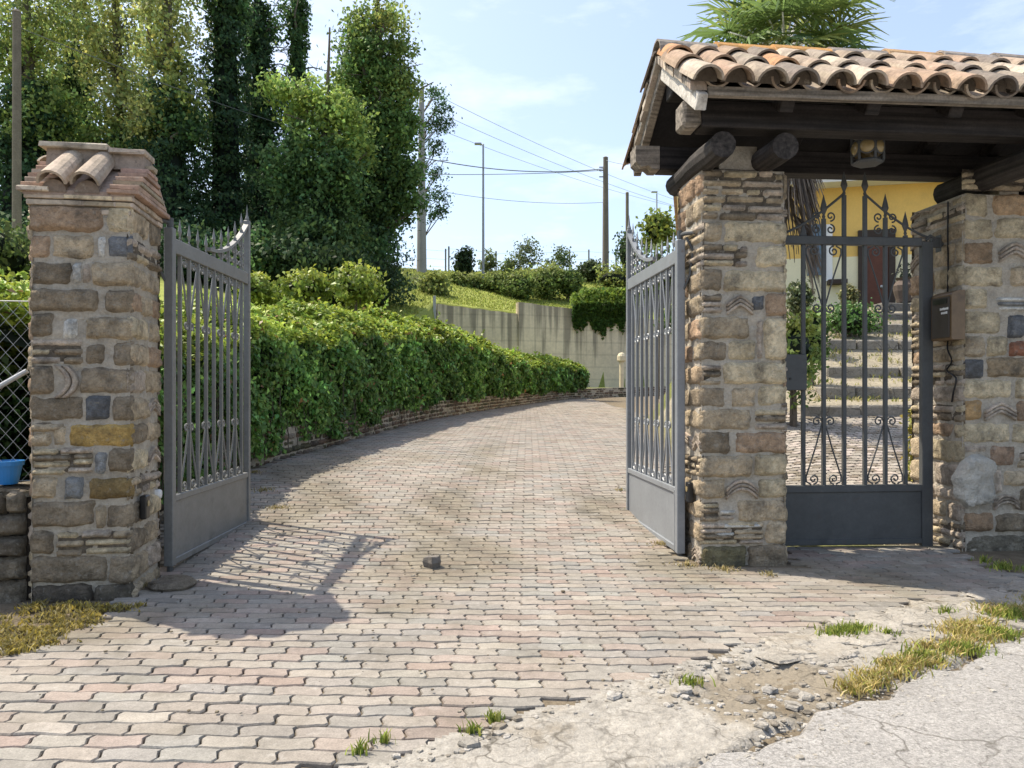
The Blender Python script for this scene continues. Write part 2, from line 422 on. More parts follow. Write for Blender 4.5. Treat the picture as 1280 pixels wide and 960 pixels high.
def look(tab, x, y):
    """bilinear look-up in a table over the ground plan"""
    fx = (x + 30) / .2; fy = (y + 4) / .2
    i = int(fx); j = int(fy)
    if not (0 <= i < len(_gx) - 1 and 0 <= j < len(_gy) - 1): return float(H(np.array([x]), np.array([y]))[0]) if tab == 'h' else 0.
    fx -= i; fy -= j; A = _TAB[tab]
    return float((A[j, i] * (1 - fx) + A[j, i + 1] * fx) * (1 - fy) + (A[j + 1, i] * (1 - fx) + A[j + 1, i + 1] * fx) * fy)
def h1(x, y): return look('h', x, y)
# ------------------------------------------------------------------ ground sheet
def ground():
    xs = np.concatenate([np.linspace(-700, -60, 14), np.arange(-55, -12, 1.), np.arange(-12, 12, .25), np.arange(12, 45, 1.), np.linspace(50, 700, 14)])
    ys = np.concatenate([np.linspace(-60, -4, 8), np.arange(-3, 16, .2), np.arange(16, 62, .4), np.arange(62, 100, 2.), np.linspace(105, 1200, 14)])
    X, Y = np.meshgrid(xs, ys)
    Z = H(X, Y)
    n, m = X.shape
    d = sdist(X, Y, LINE_L); dr = -sdist(X, Y, LINE_R)
    soil = np.array([.17, .14, .10]); grass = np.array([.25, .28, .07]); dark = np.array([.055, .075, .025]); gravel = np.array([.30, .265, .20])
    C = np.tile(soil, (n, m, 1))
    gw = (smooth(.7, 1.6, d) * (Y > 4.4))[..., None]
    C = C * (1 - gw) + grass * gw
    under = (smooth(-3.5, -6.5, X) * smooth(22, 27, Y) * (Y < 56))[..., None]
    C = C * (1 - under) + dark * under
    pk = (smooth(0, .5, dr) * (Y > 5.4) * (d < 0))[..., None]
    C = C * (1 - pk) + np.array([.14, .15, .05]) * pk
    path = (smooth(2.4, 2.8, X) * (1 - smooth(7.2, 7.8, X)) * (Y > 5.3) * (Y < 14) * (dr > 0))[..., None]
    C = C * (1 - path) + gravel * path
    # mossy earth outside the left pillar
    V = np.stack([X, Y, Z], -1).reshape(-1, 3)
    idx = np.arange(n * m).reshape(n, m)
    F = np.stack([idx[:-1, :-1], idx[:-1, 1:], idx[1:, 1:], idx[1:, :-1]], -1).reshape(-1, 4)
    o = np_mesh('ground', V, F, C.reshape(-1, 3), 'soil', smooth=True)
    tag(o, kind='structure')
ground()

def wob(X, Y, s):
    return np.sin(X * s * 1.3 + 2) * np.sin(Y * s * 1.1 + 1) + .6 * np.sin(X * s * 2.7 + Y * s * 1.9) + .4 * np.sin(X * s * 5.1 - Y * s * 4.3 + 1.7)
# ------------------------------------------------------------------ paving of interlocking pavers
EDGE = np.array([(-1.5, 1.5), (-.56, 2.14), (-.22, 2.38), (.17, 2.66), (.70, 3.06), (1.54, 3.64), (2.47, 4.16), (3.6, 4.7)])
def edge_y(x): return np.interp(x, EDGE[:, 0], EDGE[:, 1], left=-9)
def in_paving(x, y, slack=0.):
    if y < edge_y(x) + .04 * math.sin(x * 9): return False
    if x > 3.0: return False
    if y > 5.25:
        if look('right', x, y) > -.08: return False
        if look('hedge', x, y) > -.1: return False
    elif x < -2.0 - max(0, 3.35 - y) * .75 - .06 * math.sin(y * 8) - (.2 if y > 4.3 else 0): return False
    if 4.75 < y < 5.35 and 1.12 < x < 1.78: return False
    return True

def pavers(name, test, L, W, x0, x1, y0, y1, rot, cols, lift=.015, gap=.006, zf=None):
    mb = MB()
    c, s = math.cos(rot), math.sin(rot)
    prof = lambda x: .0048 * math.sin(2 * PI * x / L) + .0016 * math.sin(4 * PI * x / L)
    nr = int((y1 - y0) / W)
    tops = []
    for j in range(nr):
        yb = y0 + j * W; off = (j % 2) * L / 2
        for i in range(int((x1 - x0) / L) + 1):
            xa = x0 + i * L + off
            mx, my = xa + L / 2, yb + W / 2
            wx, wy = mx * c - my * s, mx * s + my * c
            if not test(wx, wy): continue
            g = gap * random.uniform(.5, 1.5)
            ns = 7; out = []
            sc = lambda v: .0085 * math.sin(2 * PI * v / W)
            for k in range(ns): 
                x = xa + g + (L - 2 * g) * k / (ns - 1); out.append((x + sc(0), yb + g + prof(x)))
            for k in (1, 2, 3): out.append((xa + L - g + sc(W * k / 4), yb + W * k / 4))
            for k in range(ns):
                x = xa + L - g - (L - 2 * g) * k / (ns - 1); out.append((x, yb + W - g + prof(x)))
            for k in (3, 2, 1): out.append((xa + g + sc(W * k / 4), yb + W * k / 4))
            col = list(random.choices(cols[0], cols[1])[0]); f = random.gauss(1, .07)
            col = tuple(max(.02, q * f * random.gauss(1, .006)) for q in col)
            tx, ty = random.gauss(0, .008), random.gauss(0, .010); dz = random.gauss(0, .0013)
            hz = (h1(wx, wy) if zf is None else zf(wx, wy)) + .0035 * math.sin(wx * 1.9 + 1) * math.sin(wy * 1.6) + .002 * math.sin(wx * 5 + wy * 3)
            gx = (h1(wx + .1, wy) - h1(wx - .1, wy)) / .2 if zf is None else 0
            gy = (h1(wx, wy + .1) - h1(wx, wy - .1)) / .2 if zf is None else 0
            vs = []
            m = len(out)
            for ring, (ins, zz) in enumerate(((0, -.03), (0, -.006), (.0035, 0.))):
                for (x, y) in out:
                    fx = 1 - 2 * ins / L; fy = 1 - 2 * ins / W
                    px, py = mx + (x - mx) * fx, my + (y - my) * fy
                    X, Y = px * c - py * s, px * s + py * c
                    vs.append((X, Y, hz + (X - wx) * (gx + tx) + (Y - wy) * (gy + ty) + lift + dz + zz))
            fs = []
            for r in range(2):
                for k in range(m):
                    k2 = (k + 1) % m; fs.append([r * m + k, r * m + k2, (r + 1) * m + k2, (r + 1) * m + k])
            fs.append([2 * m + k for k in range(m)])
            mb.add(vs, fs, col)
    # trodden-in earth and straw-coloured dirt, patches with a shape of their own
    A = np.array(mb.v); X, Y = A[:, 0], A[:, 1]
    q = .5 * wob(X, Y, 2.3) + .35 * wob(X + 3, Y - 1, 6.1)
    spots = [(-.45, 4.9, .5, .8, 1.), (-.55, 6.4, .4, 1.3, .8), (-.3, 9, .35, 2.2, .6), (-.5, 3.9, .3, .4, .6), (-1.75, 6.6, .5, 1.1, .8), (-2.1, 8.5, .6, 2.0, .7), (1.0, 5.0, .35, .9, .8), (.75, 6.6, .35, 1.0, .6), (-1.9, 3.7, .35, .5, .8), (1.4, 4.75, .6, .22, .9), (.2, 3.3, .5, .25, .35), (-1.2, 11, .5, 3, .35), (2.2, 4.5, .6, .35, .7)]
    w = np.zeros(len(X))
    for (a, b, ra, rb, k) in spots: w = np.maximum(w, k * np.exp(-((X - a) / ra) ** 2 - ((Y - b) / rb) ** 2))
    w = np.clip((w * 1.2 + .34 * q - .32) * 1.4, 0, .72)[:, None]
    dc = np.array([.155, .133, .095])[None] * (1 + .25 * np.sin(X * 17 + Y * 9))[:, None]
    mb.c = (np.array(mb.c) * (1 - w) + dc * w).tolist()
    o = mb.build(name, 'paver')
    return tag(o, kind='structure')
PC = ([(.262, .233, .200), (.264, .221, .190), (.245, .227, .200), (.272, .247, .212), (.258, .208, .177), (.232, .220, .198)], [5, 3.4, 4, 3, 1.4, 2])
pavers('driveway', in_paving, .178, .085, -6, 26, 1.3, 33, math.radians(-1.2), PC, gap=.0032)
def in_path(x, y):
    if not (5.3 < y < 9.45 and 1.75 < x < 7.2): return False
    return look('right', x, y) > .12
PP = ([(.33, .295, .255), (.37, .32, .28), (.28, .25, .21), (.19, .16, .125)], [4, 3, 3, 2])
pavers('garden_path', in_path, .115, .075, 0, 8, 5.2, 10, math.radians(4), PP, gap=.007)

# ------------------------------------------------------------------ asphalt road and broken concrete apron
ROADE = np.array([(-2.2, .85), (-.6, 1.62), (.20, 2.05), (.61, 2.27), (1.13, 2.65), (1.7, 3.02), (2.35, 3.5), (3.2, 4.0), (5.5, 5.0), (30, 9)])
def grid_sheet(name, xs, ys, inside, zf, cf, mat):
    X, Y = np.meshgrid(xs, ys); n, m = X.shape
    Z = zf(X, Y)
    keep = inside(X, Y)
    idx = np.arange(n * m).reshape(n, m)
    F = np.stack([idx[:-1, :-1], idx[:-1, 1:], idx[1:, 1:], idx[1:, :-1]], -1).reshape(-1, 4)
    kf = keep.ravel()[F].all(1)
    o = np_mesh(name, np.stack([X, Y, Z], -1).reshape(-1, 3), F[kf], cf(X, Y).reshape(-1, 3), mat, smooth=True)
    return tag(o, kind='structure')
mbr = MB()
pts = [(x, float(np.interp(x, ROADE[:, 0], ROADE[:, 1])) + .035 * math.sin(x * 13) + .02 * math.sin(x * 31 + 1)) for x in np.concatenate([np.arange(-2.2, 5.5, .06), np.arange(5.5, 31, 1.)])]
N_ = len(pts); vs = []; 
for (x, y) in pts:
    vs += [(x, y, h1(x, y) + .004), (x, y - .03, h1(x, y) + .020), (x, min(y - .06, -1.), .02), (x, -14, -.25)]
fs = []
for i in range(N_ - 1):
    for k in range(3): fs.append([i * 4 + k, (i + 1) * 4 + k, (i + 1) * 4 + k + 1, i * 4 + k + 1])
mbr.add(vs, fs); tag(mbr.build('road', 'asphalt'), kind='structure')

PIT = (1.02, 2.78)
def apron_z(X, Y):
    z = H(X, Y) + .020 + .0035 * wob(X, Y, 3) + .0018 * wob(X, Y, 13) + .0015 * wob(X + Y, Y, 37)
    q = np.hypot((X - PIT[0]) / .40, (Y - PIT[1]) / .30)
    z = z - .03 * (1 - smooth(.0, .035, Y - np.interp(X, ROADE[:, 0], ROADE[:, 1]) - .02 * np.sin(X * 17)))
    return z - .018 * (1 - smooth(.75, 1.05, q + .12 * wob(X, Y, 8)))
def apron_in(X, Y):
    ry = np.interp(X, ROADE[:, 0], ROADE[:, 1])
    return (Y < edge_y(X) + .02 + .03 * np.sin(X * 21)) & (Y > ry - .14) & (X > -1.5) & (X < 3.5)
def apron_c(X, Y):
    n = np.random.default_rng(3).normal(1, .07, X.shape)
    C = np.array([.31, .29, .255])[None, None] * n[..., None]
    q = np.hypot((X - PIT[0]) / .40, (Y - PIT[1]) / .30) + .15 * wob(X, Y, 9)
    w = (1 - smooth(.8, 1.15, q))[..., None]
    C = C * (1 - w) + np.array([.22, .19, .145]) * w
    w2 = smooth(1.3, 2.1, X + .25 * wob(X, Y, 5))[..., None] * .55
    return C * (1 - w2) + np.array([.275, .25, .21]) * w2
grid_sheet('concrete_apron', np.arange(-1.5, 3.5, .02), np.arange(.8, 4.9, .02), apron_in, apron_z, apron_c, 'concrete')

# broken slabs, stones and grit lying on the apron
def rock(mb, c, r, col, flat=.6, n=7):
    a0 = random.random() * 6
    vs = []
    rings = ((-.3, .85), (.25, 1.), (.72, .86), (.8, .4))
    rr = [random.uniform(.72, 1.2) for _ in range(n)]
    for (z, k) in rings:
        for i in range(n):
            a = a0 + 2 * PI * i / n
            q = r * k * rr[i] * random.uniform(.93, 1.07)
            vs.append((c[0] + q * math.cos(a), c[1] + q * math.sin(a), c[2] + z * r * flat * random.uniform(.85, 1.15)))
    m = len(rings)
    fs = [[i * n + k, i * n + (k + 1) % n, (i + 1) * n + (k + 1) % n, (i + 1) * n + k] for i in range(m - 1) for k in range(n)]
    fs.append([(m - 1) * n + k for k in range(n)])
    mb.add(vs, fs, col)
mb = MB()
for k in range(1100):
    t = random.random()
    if k < 380:   # round the pit's rim and inside
        a = random.random() * 2 * PI; q = random.uniform(.75, 1.15) if k < 200 else random.random()
        x, y = PIT[0] + .46 * q * math.cos(a), PIT[1] + .31 * q * math.sin(a)
    else:         # along the paving's broken edge and the road's edge
        x = random.uniform(-.6, 3.2) if k < 700 else random.uniform(.7, 3.2)
        ye, yr = float(edge_y(x)), float(np.interp(x, ROADE[:, 0], ROADE[:, 1]))
        y = ye - abs(random.gauss(0, .09)) if k < 750 else random.uniform(yr - .05, ye)
        if x < 1.2 and k >= 750 and random.random() < .6: x += 1.3; ye = float(edge_y(x)); yr = float(np.interp(x, ROADE[:, 0], ROADE[:, 1])); y = random.uniform(yr - .05, ye)
    r = min(.05, random.lognormvariate(-4.75, .6))
    g = random.uniform(.8, 1.15); base = random.choice([(.33, .31, .275), (.29, .27, .235), (.37, .35, .32), (.22, .195, .16)])
    z = float(apron_z(np.array([x]), np.array([y]))[0])
    rock(mb, (x, y, z), r, tuple(q * g for q in base), random.uniform(.3, .7), random.randint(5, 8))
# flat broken slabs between paving and road on the right
for k in range(150):
    x = random.uniform(1.05, 3.1); ye = float(edge_y(x)); yr = float(np.interp(x, ROADE[:, 0], ROADE[:, 1]))
    y = ye - .05 - abs(random.gauss(0, .16)); 
    if y < yr + .05: continue
    z = float(apron_z(np.array([x]), np.array([y]))[0])
    g = random.uniform(.85, 1.1)
    rock(mb, (x, y, z), random.uniform(.04, .11), (.32 * g, .295 * g, .255 * g), .16, random.randint(4, 6))
for k in range(900):   # grit spilling over the road's edge
    x = random.uniform(.3, 3.2); y = float(np.interp(x, ROADE[:, 0], ROADE[:, 1])) - abs(random.gauss(0, .16)) + .04
    if y < 1.9: continue
    g = random.uniform(.7, 1.2); rock(mb, (x, y, h1(x, y) + .018), min(.016, random.lognormvariate(-5.3, .45)), (.32 * g, .30 * g, .265 * g), .6, 5)
tag(mb.build('rubble', 'concrete'), 'broken concrete lumps and grit along the paving edge', kind='stuff')
mb = MB()
for k in range(800):
    x = random.gauss(.15, 1.6); y = random.uniform(2.4, 9)
    if not in_paving(x, y): continue
    if random.random() < .55 and not (-1.9 < x < -.1 and 4.0 < y < 6.6): continue
    rock(mb, (x, y, h1(x, y) + .026), min(.02, random.lognormvariate(-5.2, .45)), random.choice([(.2, .17, .12), (.3, .27, .22), (.14, .115, .08)]), .6, 5)
tag(mb.build('grit', 'concrete'), kind='stuff')

# ------------------------------------------------------------------ grass and moss
def blades(name, pts, hmin, hmax, cols, mat='grass', w=.006, lean=.5):
    P = np.array(pts); n = len(P)
    a = rng.random(n) * 2 * PI
    h = rng.uniform(hmin, hmax, n)
    side = np.stack([np.cos(a), np.sin(a), np.zeros(n)], 1) * (w * .5 * rng.uniform(.6, 1.5, n))[:, None]
    la = rng.random(n) * 2 * PI; lean_ = np.stack([np.cos(la), np.sin(la), np.zeros(n)], 1) * (h * lean * rng.uniform(.2, 1.3, n))[:, None]
    up = np.stack([np.zeros(n), np.zeros(n), h], 1)
    V = np.empty((n, 6, 3))
    V[:, 0] = P - side; V[:, 1] = P + side
    V[:, 2] = P + side * .8 + up * .6 + lean_ * .35; V[:, 3] = P - side * .8 + up * .6 + lean_ * .35
    V[:, 4] = P + up * .95 + lean_ + side * .2; V[:, 5] = P + up * .95 + lean_ - side * .2
    i = np.arange(n) * 6
    F = np.concatenate([np.stack([i, i + 1, i + 2, i + 3], 1), np.stack([i + 3, i + 2, i + 4, i + 5], 1)])
    ci = rng.integers(0, len(cols), n)
    C = np.array(cols)[ci] * np.exp(rng.normal(0, .2, (n, 1)))
    return tag(np_mesh(name, V.reshape(-1, 3), F, np.repeat(C, 6, 0), mat), kind='stuff')
gp = []
def tuft(x, y, r, n, zf=None):
    for _ in range(n):
        a = random.random() * 2 * PI; q = r * abs(random.gauss(0, .6))
        px, py = x + q * math.cos(a), y + q * math.sin(a) * .7
        gp.append((px, py, h1(px, py) + .015))
for k in range(70):   # the dry strip between rubble and road
    t = random.random()
    x = 1.22 + 1.75 * t ; y = float(np.interp(x, ROADE[:, 0], ROADE[:, 1])) + .05 + random.uniform(0, .26) * (.35 + t) 
    tuft(x, y, .07 + .05 * t, 90)
blades('dry_grass', gp, .010, .046, [(.42, .34, .11), (.34, .30, .08), (.24, .27, .06), (.46, .36, .15), (.36, .27, .10), (.48, .40, .20)], lean=.9)
gp = []
for (px, py, r, n) in ((1055, 797, .09, 420), (1075, 795, .07, 260), (1040, 800, .07, 160), (1265, 775, .12, 500), (1250, 800, .12, 420), (1150, 830, .10, 300), (1205, 820, .1, 350), (1110, 800, .05, 90), (1185, 772, .05, 80), (618, 908, .04, 60), (590, 925, .04, 60), (450, 948, .04, 50), (480, 935, .04, 40), (862, 862, .05, 80), (1255, 715, .10, 220), (1230, 708, .06, 60)):
    Y = CAMZ * FPX / (py - HY); tuft((px - CX) / FPX * Y, Y, r, n)
blades('green_grass', gp, .012, .05, [(.26, .31, .06), (.20, .27, .05), (.36, .36, .09), (.14, .19, .04)])
gp = []
for k in range(200):  # moss and straw on the earth in front of the left pillar and dry-stone wall
    y = random.uniform(2.6, 3.92); x = -2.0 - max(0, 3.35 - y) * .75 - abs(random.gauss(0, .28)) + .05
    tuft(x, y, .06, 45)
for k in range(16):
    y = random.uniform(3.7, 3.95); tuft(random.uniform(-2.5, -1.9), y, .05, 40)
blades('moss', gp, .006, .03, [(.42, .33, .07), (.36, .29, .08), (.22, .19, .06), (.14, .12, .06), (.38, .32, .15)], w=.009, lean=.9)
gp = []
for (px, py, r, n) in ((800, 655, .1, 110), (830, 690, .12, 140), (860, 712, .1, 120), (905, 716, .1, 90), (330, 640, .14, 130), (345, 655, .14, 130), (318, 625, .12, 100), (775, 640, .08, 60), (960, 722, .07, 40), (190, 735, .1, 90)):
    Y = CAMZ * FPX / (py - HY); tuft((px - CX) / FPX * Y, Y, r, n)
blades('straw', gp, .008, .03, [(.40, .33, .16), (.33, .26, .12), (.25, .22, .09)], w=.006, lean=1.1)

# lawn on the terrace
n = 60000
X = rng.uniform(-9, 14, n); Y = rng.uniform(27, 54, n)
wy = np.interp(X, RWALL[:, 0], RWALL[:, 1])
m = (sdist(X, Y, LINE_L) > 1.3) & ((Y > wy + .7) | (X < -3.6))
X, Y = X[m], Y[m]
blades('lawn_grass', np.stack([X, Y, H(X, Y) - .02], 1), .05, .14, [(.33, .37, .08), (.28, .33, .07), (.38, .38, .12), (.22, .28, .06)], w=.045, lean=.8)

# ------------------------------------------------------------------ masonry of mixed stones, tile scraps and slate
T_ = (.47, .38, .26); D_ = (.29, .235, .165); S_ = (.15, .156, .162); O_ = (.46, .31, .11); Y_ = (.58, .485, .325)
R_ = (.42, .30, .20); W_ = (.66, .64, .58); P_ = (.49, .41, .325); BR = (.34, .16, .10); G_ = (.29, .295, .29)

def mk_frame(O, U, N):
    U = Vector(U); N = Vector(N); O = Vector(O)
    return lambda u, z, d: O + U * u + Vector((0, 0, z)) + N * d
def vcol(col, n, v=.10):
    f = random.gauss(1, .09)
    out = []
    for _ in range(n):
        g = f * random.gauss(1, v)
        out.append(tuple(max(.01, c * g * random.gauss(1, .012)) for c in col))
    return out
CELL = .018
def stone(mb, fr, u0, z0, u1, z1, d, col, rough=1., rnd=.3):
    w, h = u1 - u0, z1 - z0
    if w < .010 or h < .006: return
    nu = max(3, min(18, int(w / CELL))); nz = max(3, min(12, int(h / CELL)))
    ph = [random.random() * 6.3 for _ in range(12)]
    w += .012; h += .012; u0 -= .006; u1 += .006; z0 -= .006; z1 += .006
    ins = min(.007, .18 * min(w, h)); am = min(.004, .03 * min(w, h)) * rough
    au = min(.3, rnd * h / w * .22); av = min(.3, rnd * .22 * min(1, w / h))
    tu, tz = random.gauss(0, .03) * rough, random.gauss(0, .045) * rough
    cu, cz = (u0 + u1) / 2, (z0 + z1) / 2
    f = random.gauss(1, .09); vs = []; cs = []
    for j in range(nz + 1):
        for i in range(nu + 1):
            s = -1 + 2 * i / nu; t = -1 + 2 * j / nz
            x = s * (1 - au * t ** 6); y = t * (1 - av * s ** 6)
            du = am * (math.sin(3.1 * t + ph[0]) + .6 * math.sin(7.3 * t + ph[1])) * s * s
            dz = am * (math.sin(2.2 * s * w / h + ph[2]) + .6 * math.sin(5.1 * s * w / h + ph[3])) * t * t
            U, Z = cu + x * w / 2 + du, cz + y * h / 2 + dz
            e = min((1 - abs(s)) * w / 2, (1 - abs(t)) * h / 2)
            p = min(1, e / ins); p = p * p * (3 - 2 * p)
            n = math.sin(U * 41 + ph[4] + 2 * math.sin(Z * 37 + ph[5])) + .7 * math.sin(Z * 83 + U * 29 + ph[6]) + .5 * math.sin(U * 131 - Z * 97 + ph[7])
            dd = -.010 + (d + .010) * p ** .42 + rough * (.0020 * n + random.gauss(0, .0024)) * p + ((U - cu) * tu + (Z - cz) * tz) * p
            vs.append(fr(U, Z, dd))
            g = f * (1 + .07 * math.sin(U * 23 + ph[8]) + .07 * math.sin(Z * 47 + U * 31 + ph[9])) * random.gauss(1, .045)
            q = random.gauss(1, .012)
            cs.append(tuple(max(.01, c * g * k) for c, k in zip(col, (q, 1, 1 / q))))
    fs = [[j * (nu + 1) + i, j * (nu + 1) + i + 1, (j + 1) * (nu + 1) + i + 1, (j + 1) * (nu + 1) + i] for j in range(nz) for i in range(nu)]
    mb.add(vs, fs, cs)
def stack(mb, fr, u0, z0, u1, z1, d, n, cols=None):
    cols = cols or [P_, T_, Y_, P_, D_]
    h = (z1 - z0) / n
    stone(mb, fr, u0 + .004, z0, u1 - .004, z1, .003, (.15, .125, .095), .4, .05)  # dark backing plate, its colour standing for shadow in the recessed joints
    for k in range(n):
        za = z0 + k * h + h * .08; zb = za + h * random.uniform(.66, .84)
        u = u0
        while u < u1 - .02:
            L = min(u1 - u, random.uniform(.09, .26))
            if u1 - u - L < .05: L = u1 - u
            dd = d * random.uniform(.65, 1.6)
            t = random.gauss(0, .004)
            stone(mb, fr, u + .003, za + t, u + L - .003, zb + t, dd, random.choice(cols), .7, .16)
            u += L + random.uniform(.002, .01)
def chevron(mb, fr, u0, z0, u1, z1, d, n=3, vertical=False, col=P_, round_=False):
    ns = 8; W = (u1 - u0); Hh = z1 - z0
    if vertical: W, Hh = Hh, W
    th = Hh / n * .42
    for k in range(n):
        base = Hh * (.04 + .55 * k / n); amp = Hh * .42
        vs = []; g_ = random.uniform(.75, 1.2); c2 = tuple(c * g_ for c in col)
        for i in range(ns + 1):
            t = i / ns; a = 2 * t - 1
            arch = (1 - a * a) if round_ else (1 - abs(a) ** 1.25)
            y = base + amp * arch
            for (yy, dd) in ((y, -.02), (y, d), (y + th, d * 1.1), (y + th, -.02)):
                uu, zz = (t * W, yy) if not vertical else (yy, t * W)
                vs.append(fr(u0 + uu, z0 + zz, dd + random.gauss(0, .001)))
        fs = []
        for i in range(ns):
            for q in range(3): fs.append([i * 4 + q, (i + 1) * 4 + q, (i + 1) * 4 + q + 1, i * 4 + q + 1])
        fs += [[0, 1, 2, 3], [ns * 4 + 3, ns * 4 + 2, ns * 4 + 1, ns * 4]]
        mb.add(vs, fs, vcol(c2, len(vs), .06))

def px_face(org, rz, vplane=0.):
    """maps a photo pixel onto a masonry face: returns (u, z) along the face"""
    c, s = math.cos(rz), math.sin(rz)
    U = Vector((c, s, 0)); N = Vector((s, -c, 0)); O = Vector(org) + Vector((-s, c, 0)) * vplane
    C = Vector((0, 0, CAMZ))
    def f(x, y):
        dr = Vector(((x - CX) / FPX, 1, (HY - y) / FPX))
        t = (O - C).dot(N) / dr.dot(N); P = C + dr * t
        return (P - O).dot(U), P.z - O.z
    return f

def lay(mb, fr, f, spec, umax=None, umin=None, d0=.021):
    rows = []
    for it in spec:
        x0, y0, x1, y1, kind = it[:5]; a = it[5] if len(it) > 5 else None
        u0, z1 = f(x0, y0); u1, z0 = f(x1, y1)
        _, z1b = f(x1, y0); _, z0b = f(x0, y1)
        z1 = (z1 + z1b) / 2; z0 = (z0 + z0b) / 2
        if umax is not None: u1 = min(u1, umax)
        if umin is not None: u0 = max(u0, umin)
        d = d0 * random.uniform(.55, 1.6)
        if kind == 't': stack(mb, fr, u0, z0, u1, z1, d0 * .9, a or 3)
        elif kind == 'c': chevron(mb, fr, u0, z0, u1, z1, d0 * 1.1)
        elif kind == 'r': chevron(mb, fr, u0, z0, u1, z1, d0 * 1.1, round_=True)
        elif kind == 'cv': chevron(mb, fr, u0, z0, u1, z1, d0 * 1.1, n=2, vertical=True, round_=True)
        elif kind == 'w':
            h = (z1 - z0) / a
            for k in range(a): stone(mb, fr, u0, z0 + k * h, u1, z0 + k * h + h * .72, d0, W_ if k % 2 == 0 or a == 1 else G_, .3, .1)
        else: stone(mb, fr, u0, z0, u1, z1, d, kind, 1.0 if kind is not S_ else .3, a or .26)

def side_fill(mb, fr, u0, u1, rows, cols):
    """rough courses of stone for a face the photograph shows at a slant or not at all"""
    for (z0, z1) in rows:
        h = z1 - z0
        if h < .02: continue
        if random.random() < .30: stack(mb, fr, u0, z0, u1, z1, .016, max(2, int(h / .045))); continue
        u = u0
        while u < u1 - .03:
            L = min(u1 - u, random.uniform(.16, .34))
            if u1 - u - L < .07: L = u1 - u
            col = random.choice(cols)
            if L < .1 or h < .05: stone(mb, fr, u + .004, z0 + .006, u + L - .008, z1 - .008, .014, col)
            elif random.random() < .13: chevron(mb, fr, u + .005, z0 + .01, u + L - .01, z1 - .01, .016)
            else: stone(mb, fr, u + .005, z0 + random.uniform(.003, .012), u + L - .009, z1 - random.uniform(.006, .014), .016 * random.uniform(.7, 1.4), col)
            u += L
def courses(z0, z1, a=.10, b=.17):
    out = []; z = z0
    while z < z1 - .03:
        h = min(random.uniform(a, b), z1 - z)
        if z1 - z - h < .06: h = z1 - z
        out.append((z, z + h)); z += h
    return out
SC = [T_, D_, D_, Y_, T_, R_, P_, T_]

def core_box(mb, lo, hi, cell=.05, j=.004, col=(1, 1, 1)):
    """mortar body with a lumpy skin"""
    x0, y0, z0 = lo; x1, y1, z1 = hi
    def face(o, a, b, la, lb):
        na, nb = max(1, int(la / cell)), max(1, int(lb / cell)); vs = []
        n = a.cross(b)
        for q in range(nb + 1):
            for p in range(na + 1):
                e = p in (0, na) or q in (0, nb)
                vs.append(o + a * la * p / na + b * lb * q / nb + n * (0 if e else random.gauss(0, j)))
        fs = [[q * (na + 1) + p, q * (na + 1) + p + 1, (q + 1) * (na + 1) + p + 1, (q + 1) * (na + 1) + p] for q in range(nb) for p in range(na)]
        mb.add(vs, fs, col)
    X, Y, Z = Vector((1, 0, 0)), Vector((0, 1, 0)), Vector((0, 0, 1))
    face(Vector((x0, y0, z0)), X, Z, x1 - x0, z1 - z0); face(Vector((x1, y1, z0)), -X, Z, x1 - x0, z1 - z0)
    face(Vector((x1, y0, z0)), Y, Z, y1 - y0, z1 - z0); face(Vector((x0, y1, z0)), -Y, Z, y1 - y0, z1 - z0)
    face(Vector((x0, y0, z1)), X, Y, x1 - x0, y1 - y0)

def masonry(name, w, dep, ztop, org, rz, spec, root, left_rows=None, right_rows=None, back=True, side_cols=SC, zbot=-.15):
    core = MB(); core_box(core, (0, 0, zbot), (w, dep, ztop))
    core.build('mortar_core', 'mortar', root)
    mb = MB()
    fr = mk_frame((0, 0, 0), (1, 0, 0), (0, -1, 0))
    lay(mb, fr, px_face(org, rz), spec, umax=w + .012, umin=-.012)
    if left_rows: side_fill(mb, mk_frame((0, dep, 0), (0, -1, 0), (-1, 0, 0)), -.012, dep + .012, left_rows, side_cols)
    if right_rows: side_fill(mb, mk_frame((w, 0, 0), (0, 1, 0), (1, 0, 0)), -.012, dep + .012, right_rows, side_cols)
    if back: side_fill(mb, mk_frame((w, dep, 0), (-1, 0, 0), (0, 1, 0)), -.012, w + .012, courses(.0, ztop), side_cols)
    return mb.build('stonework', 'stone', root, smooth=True)

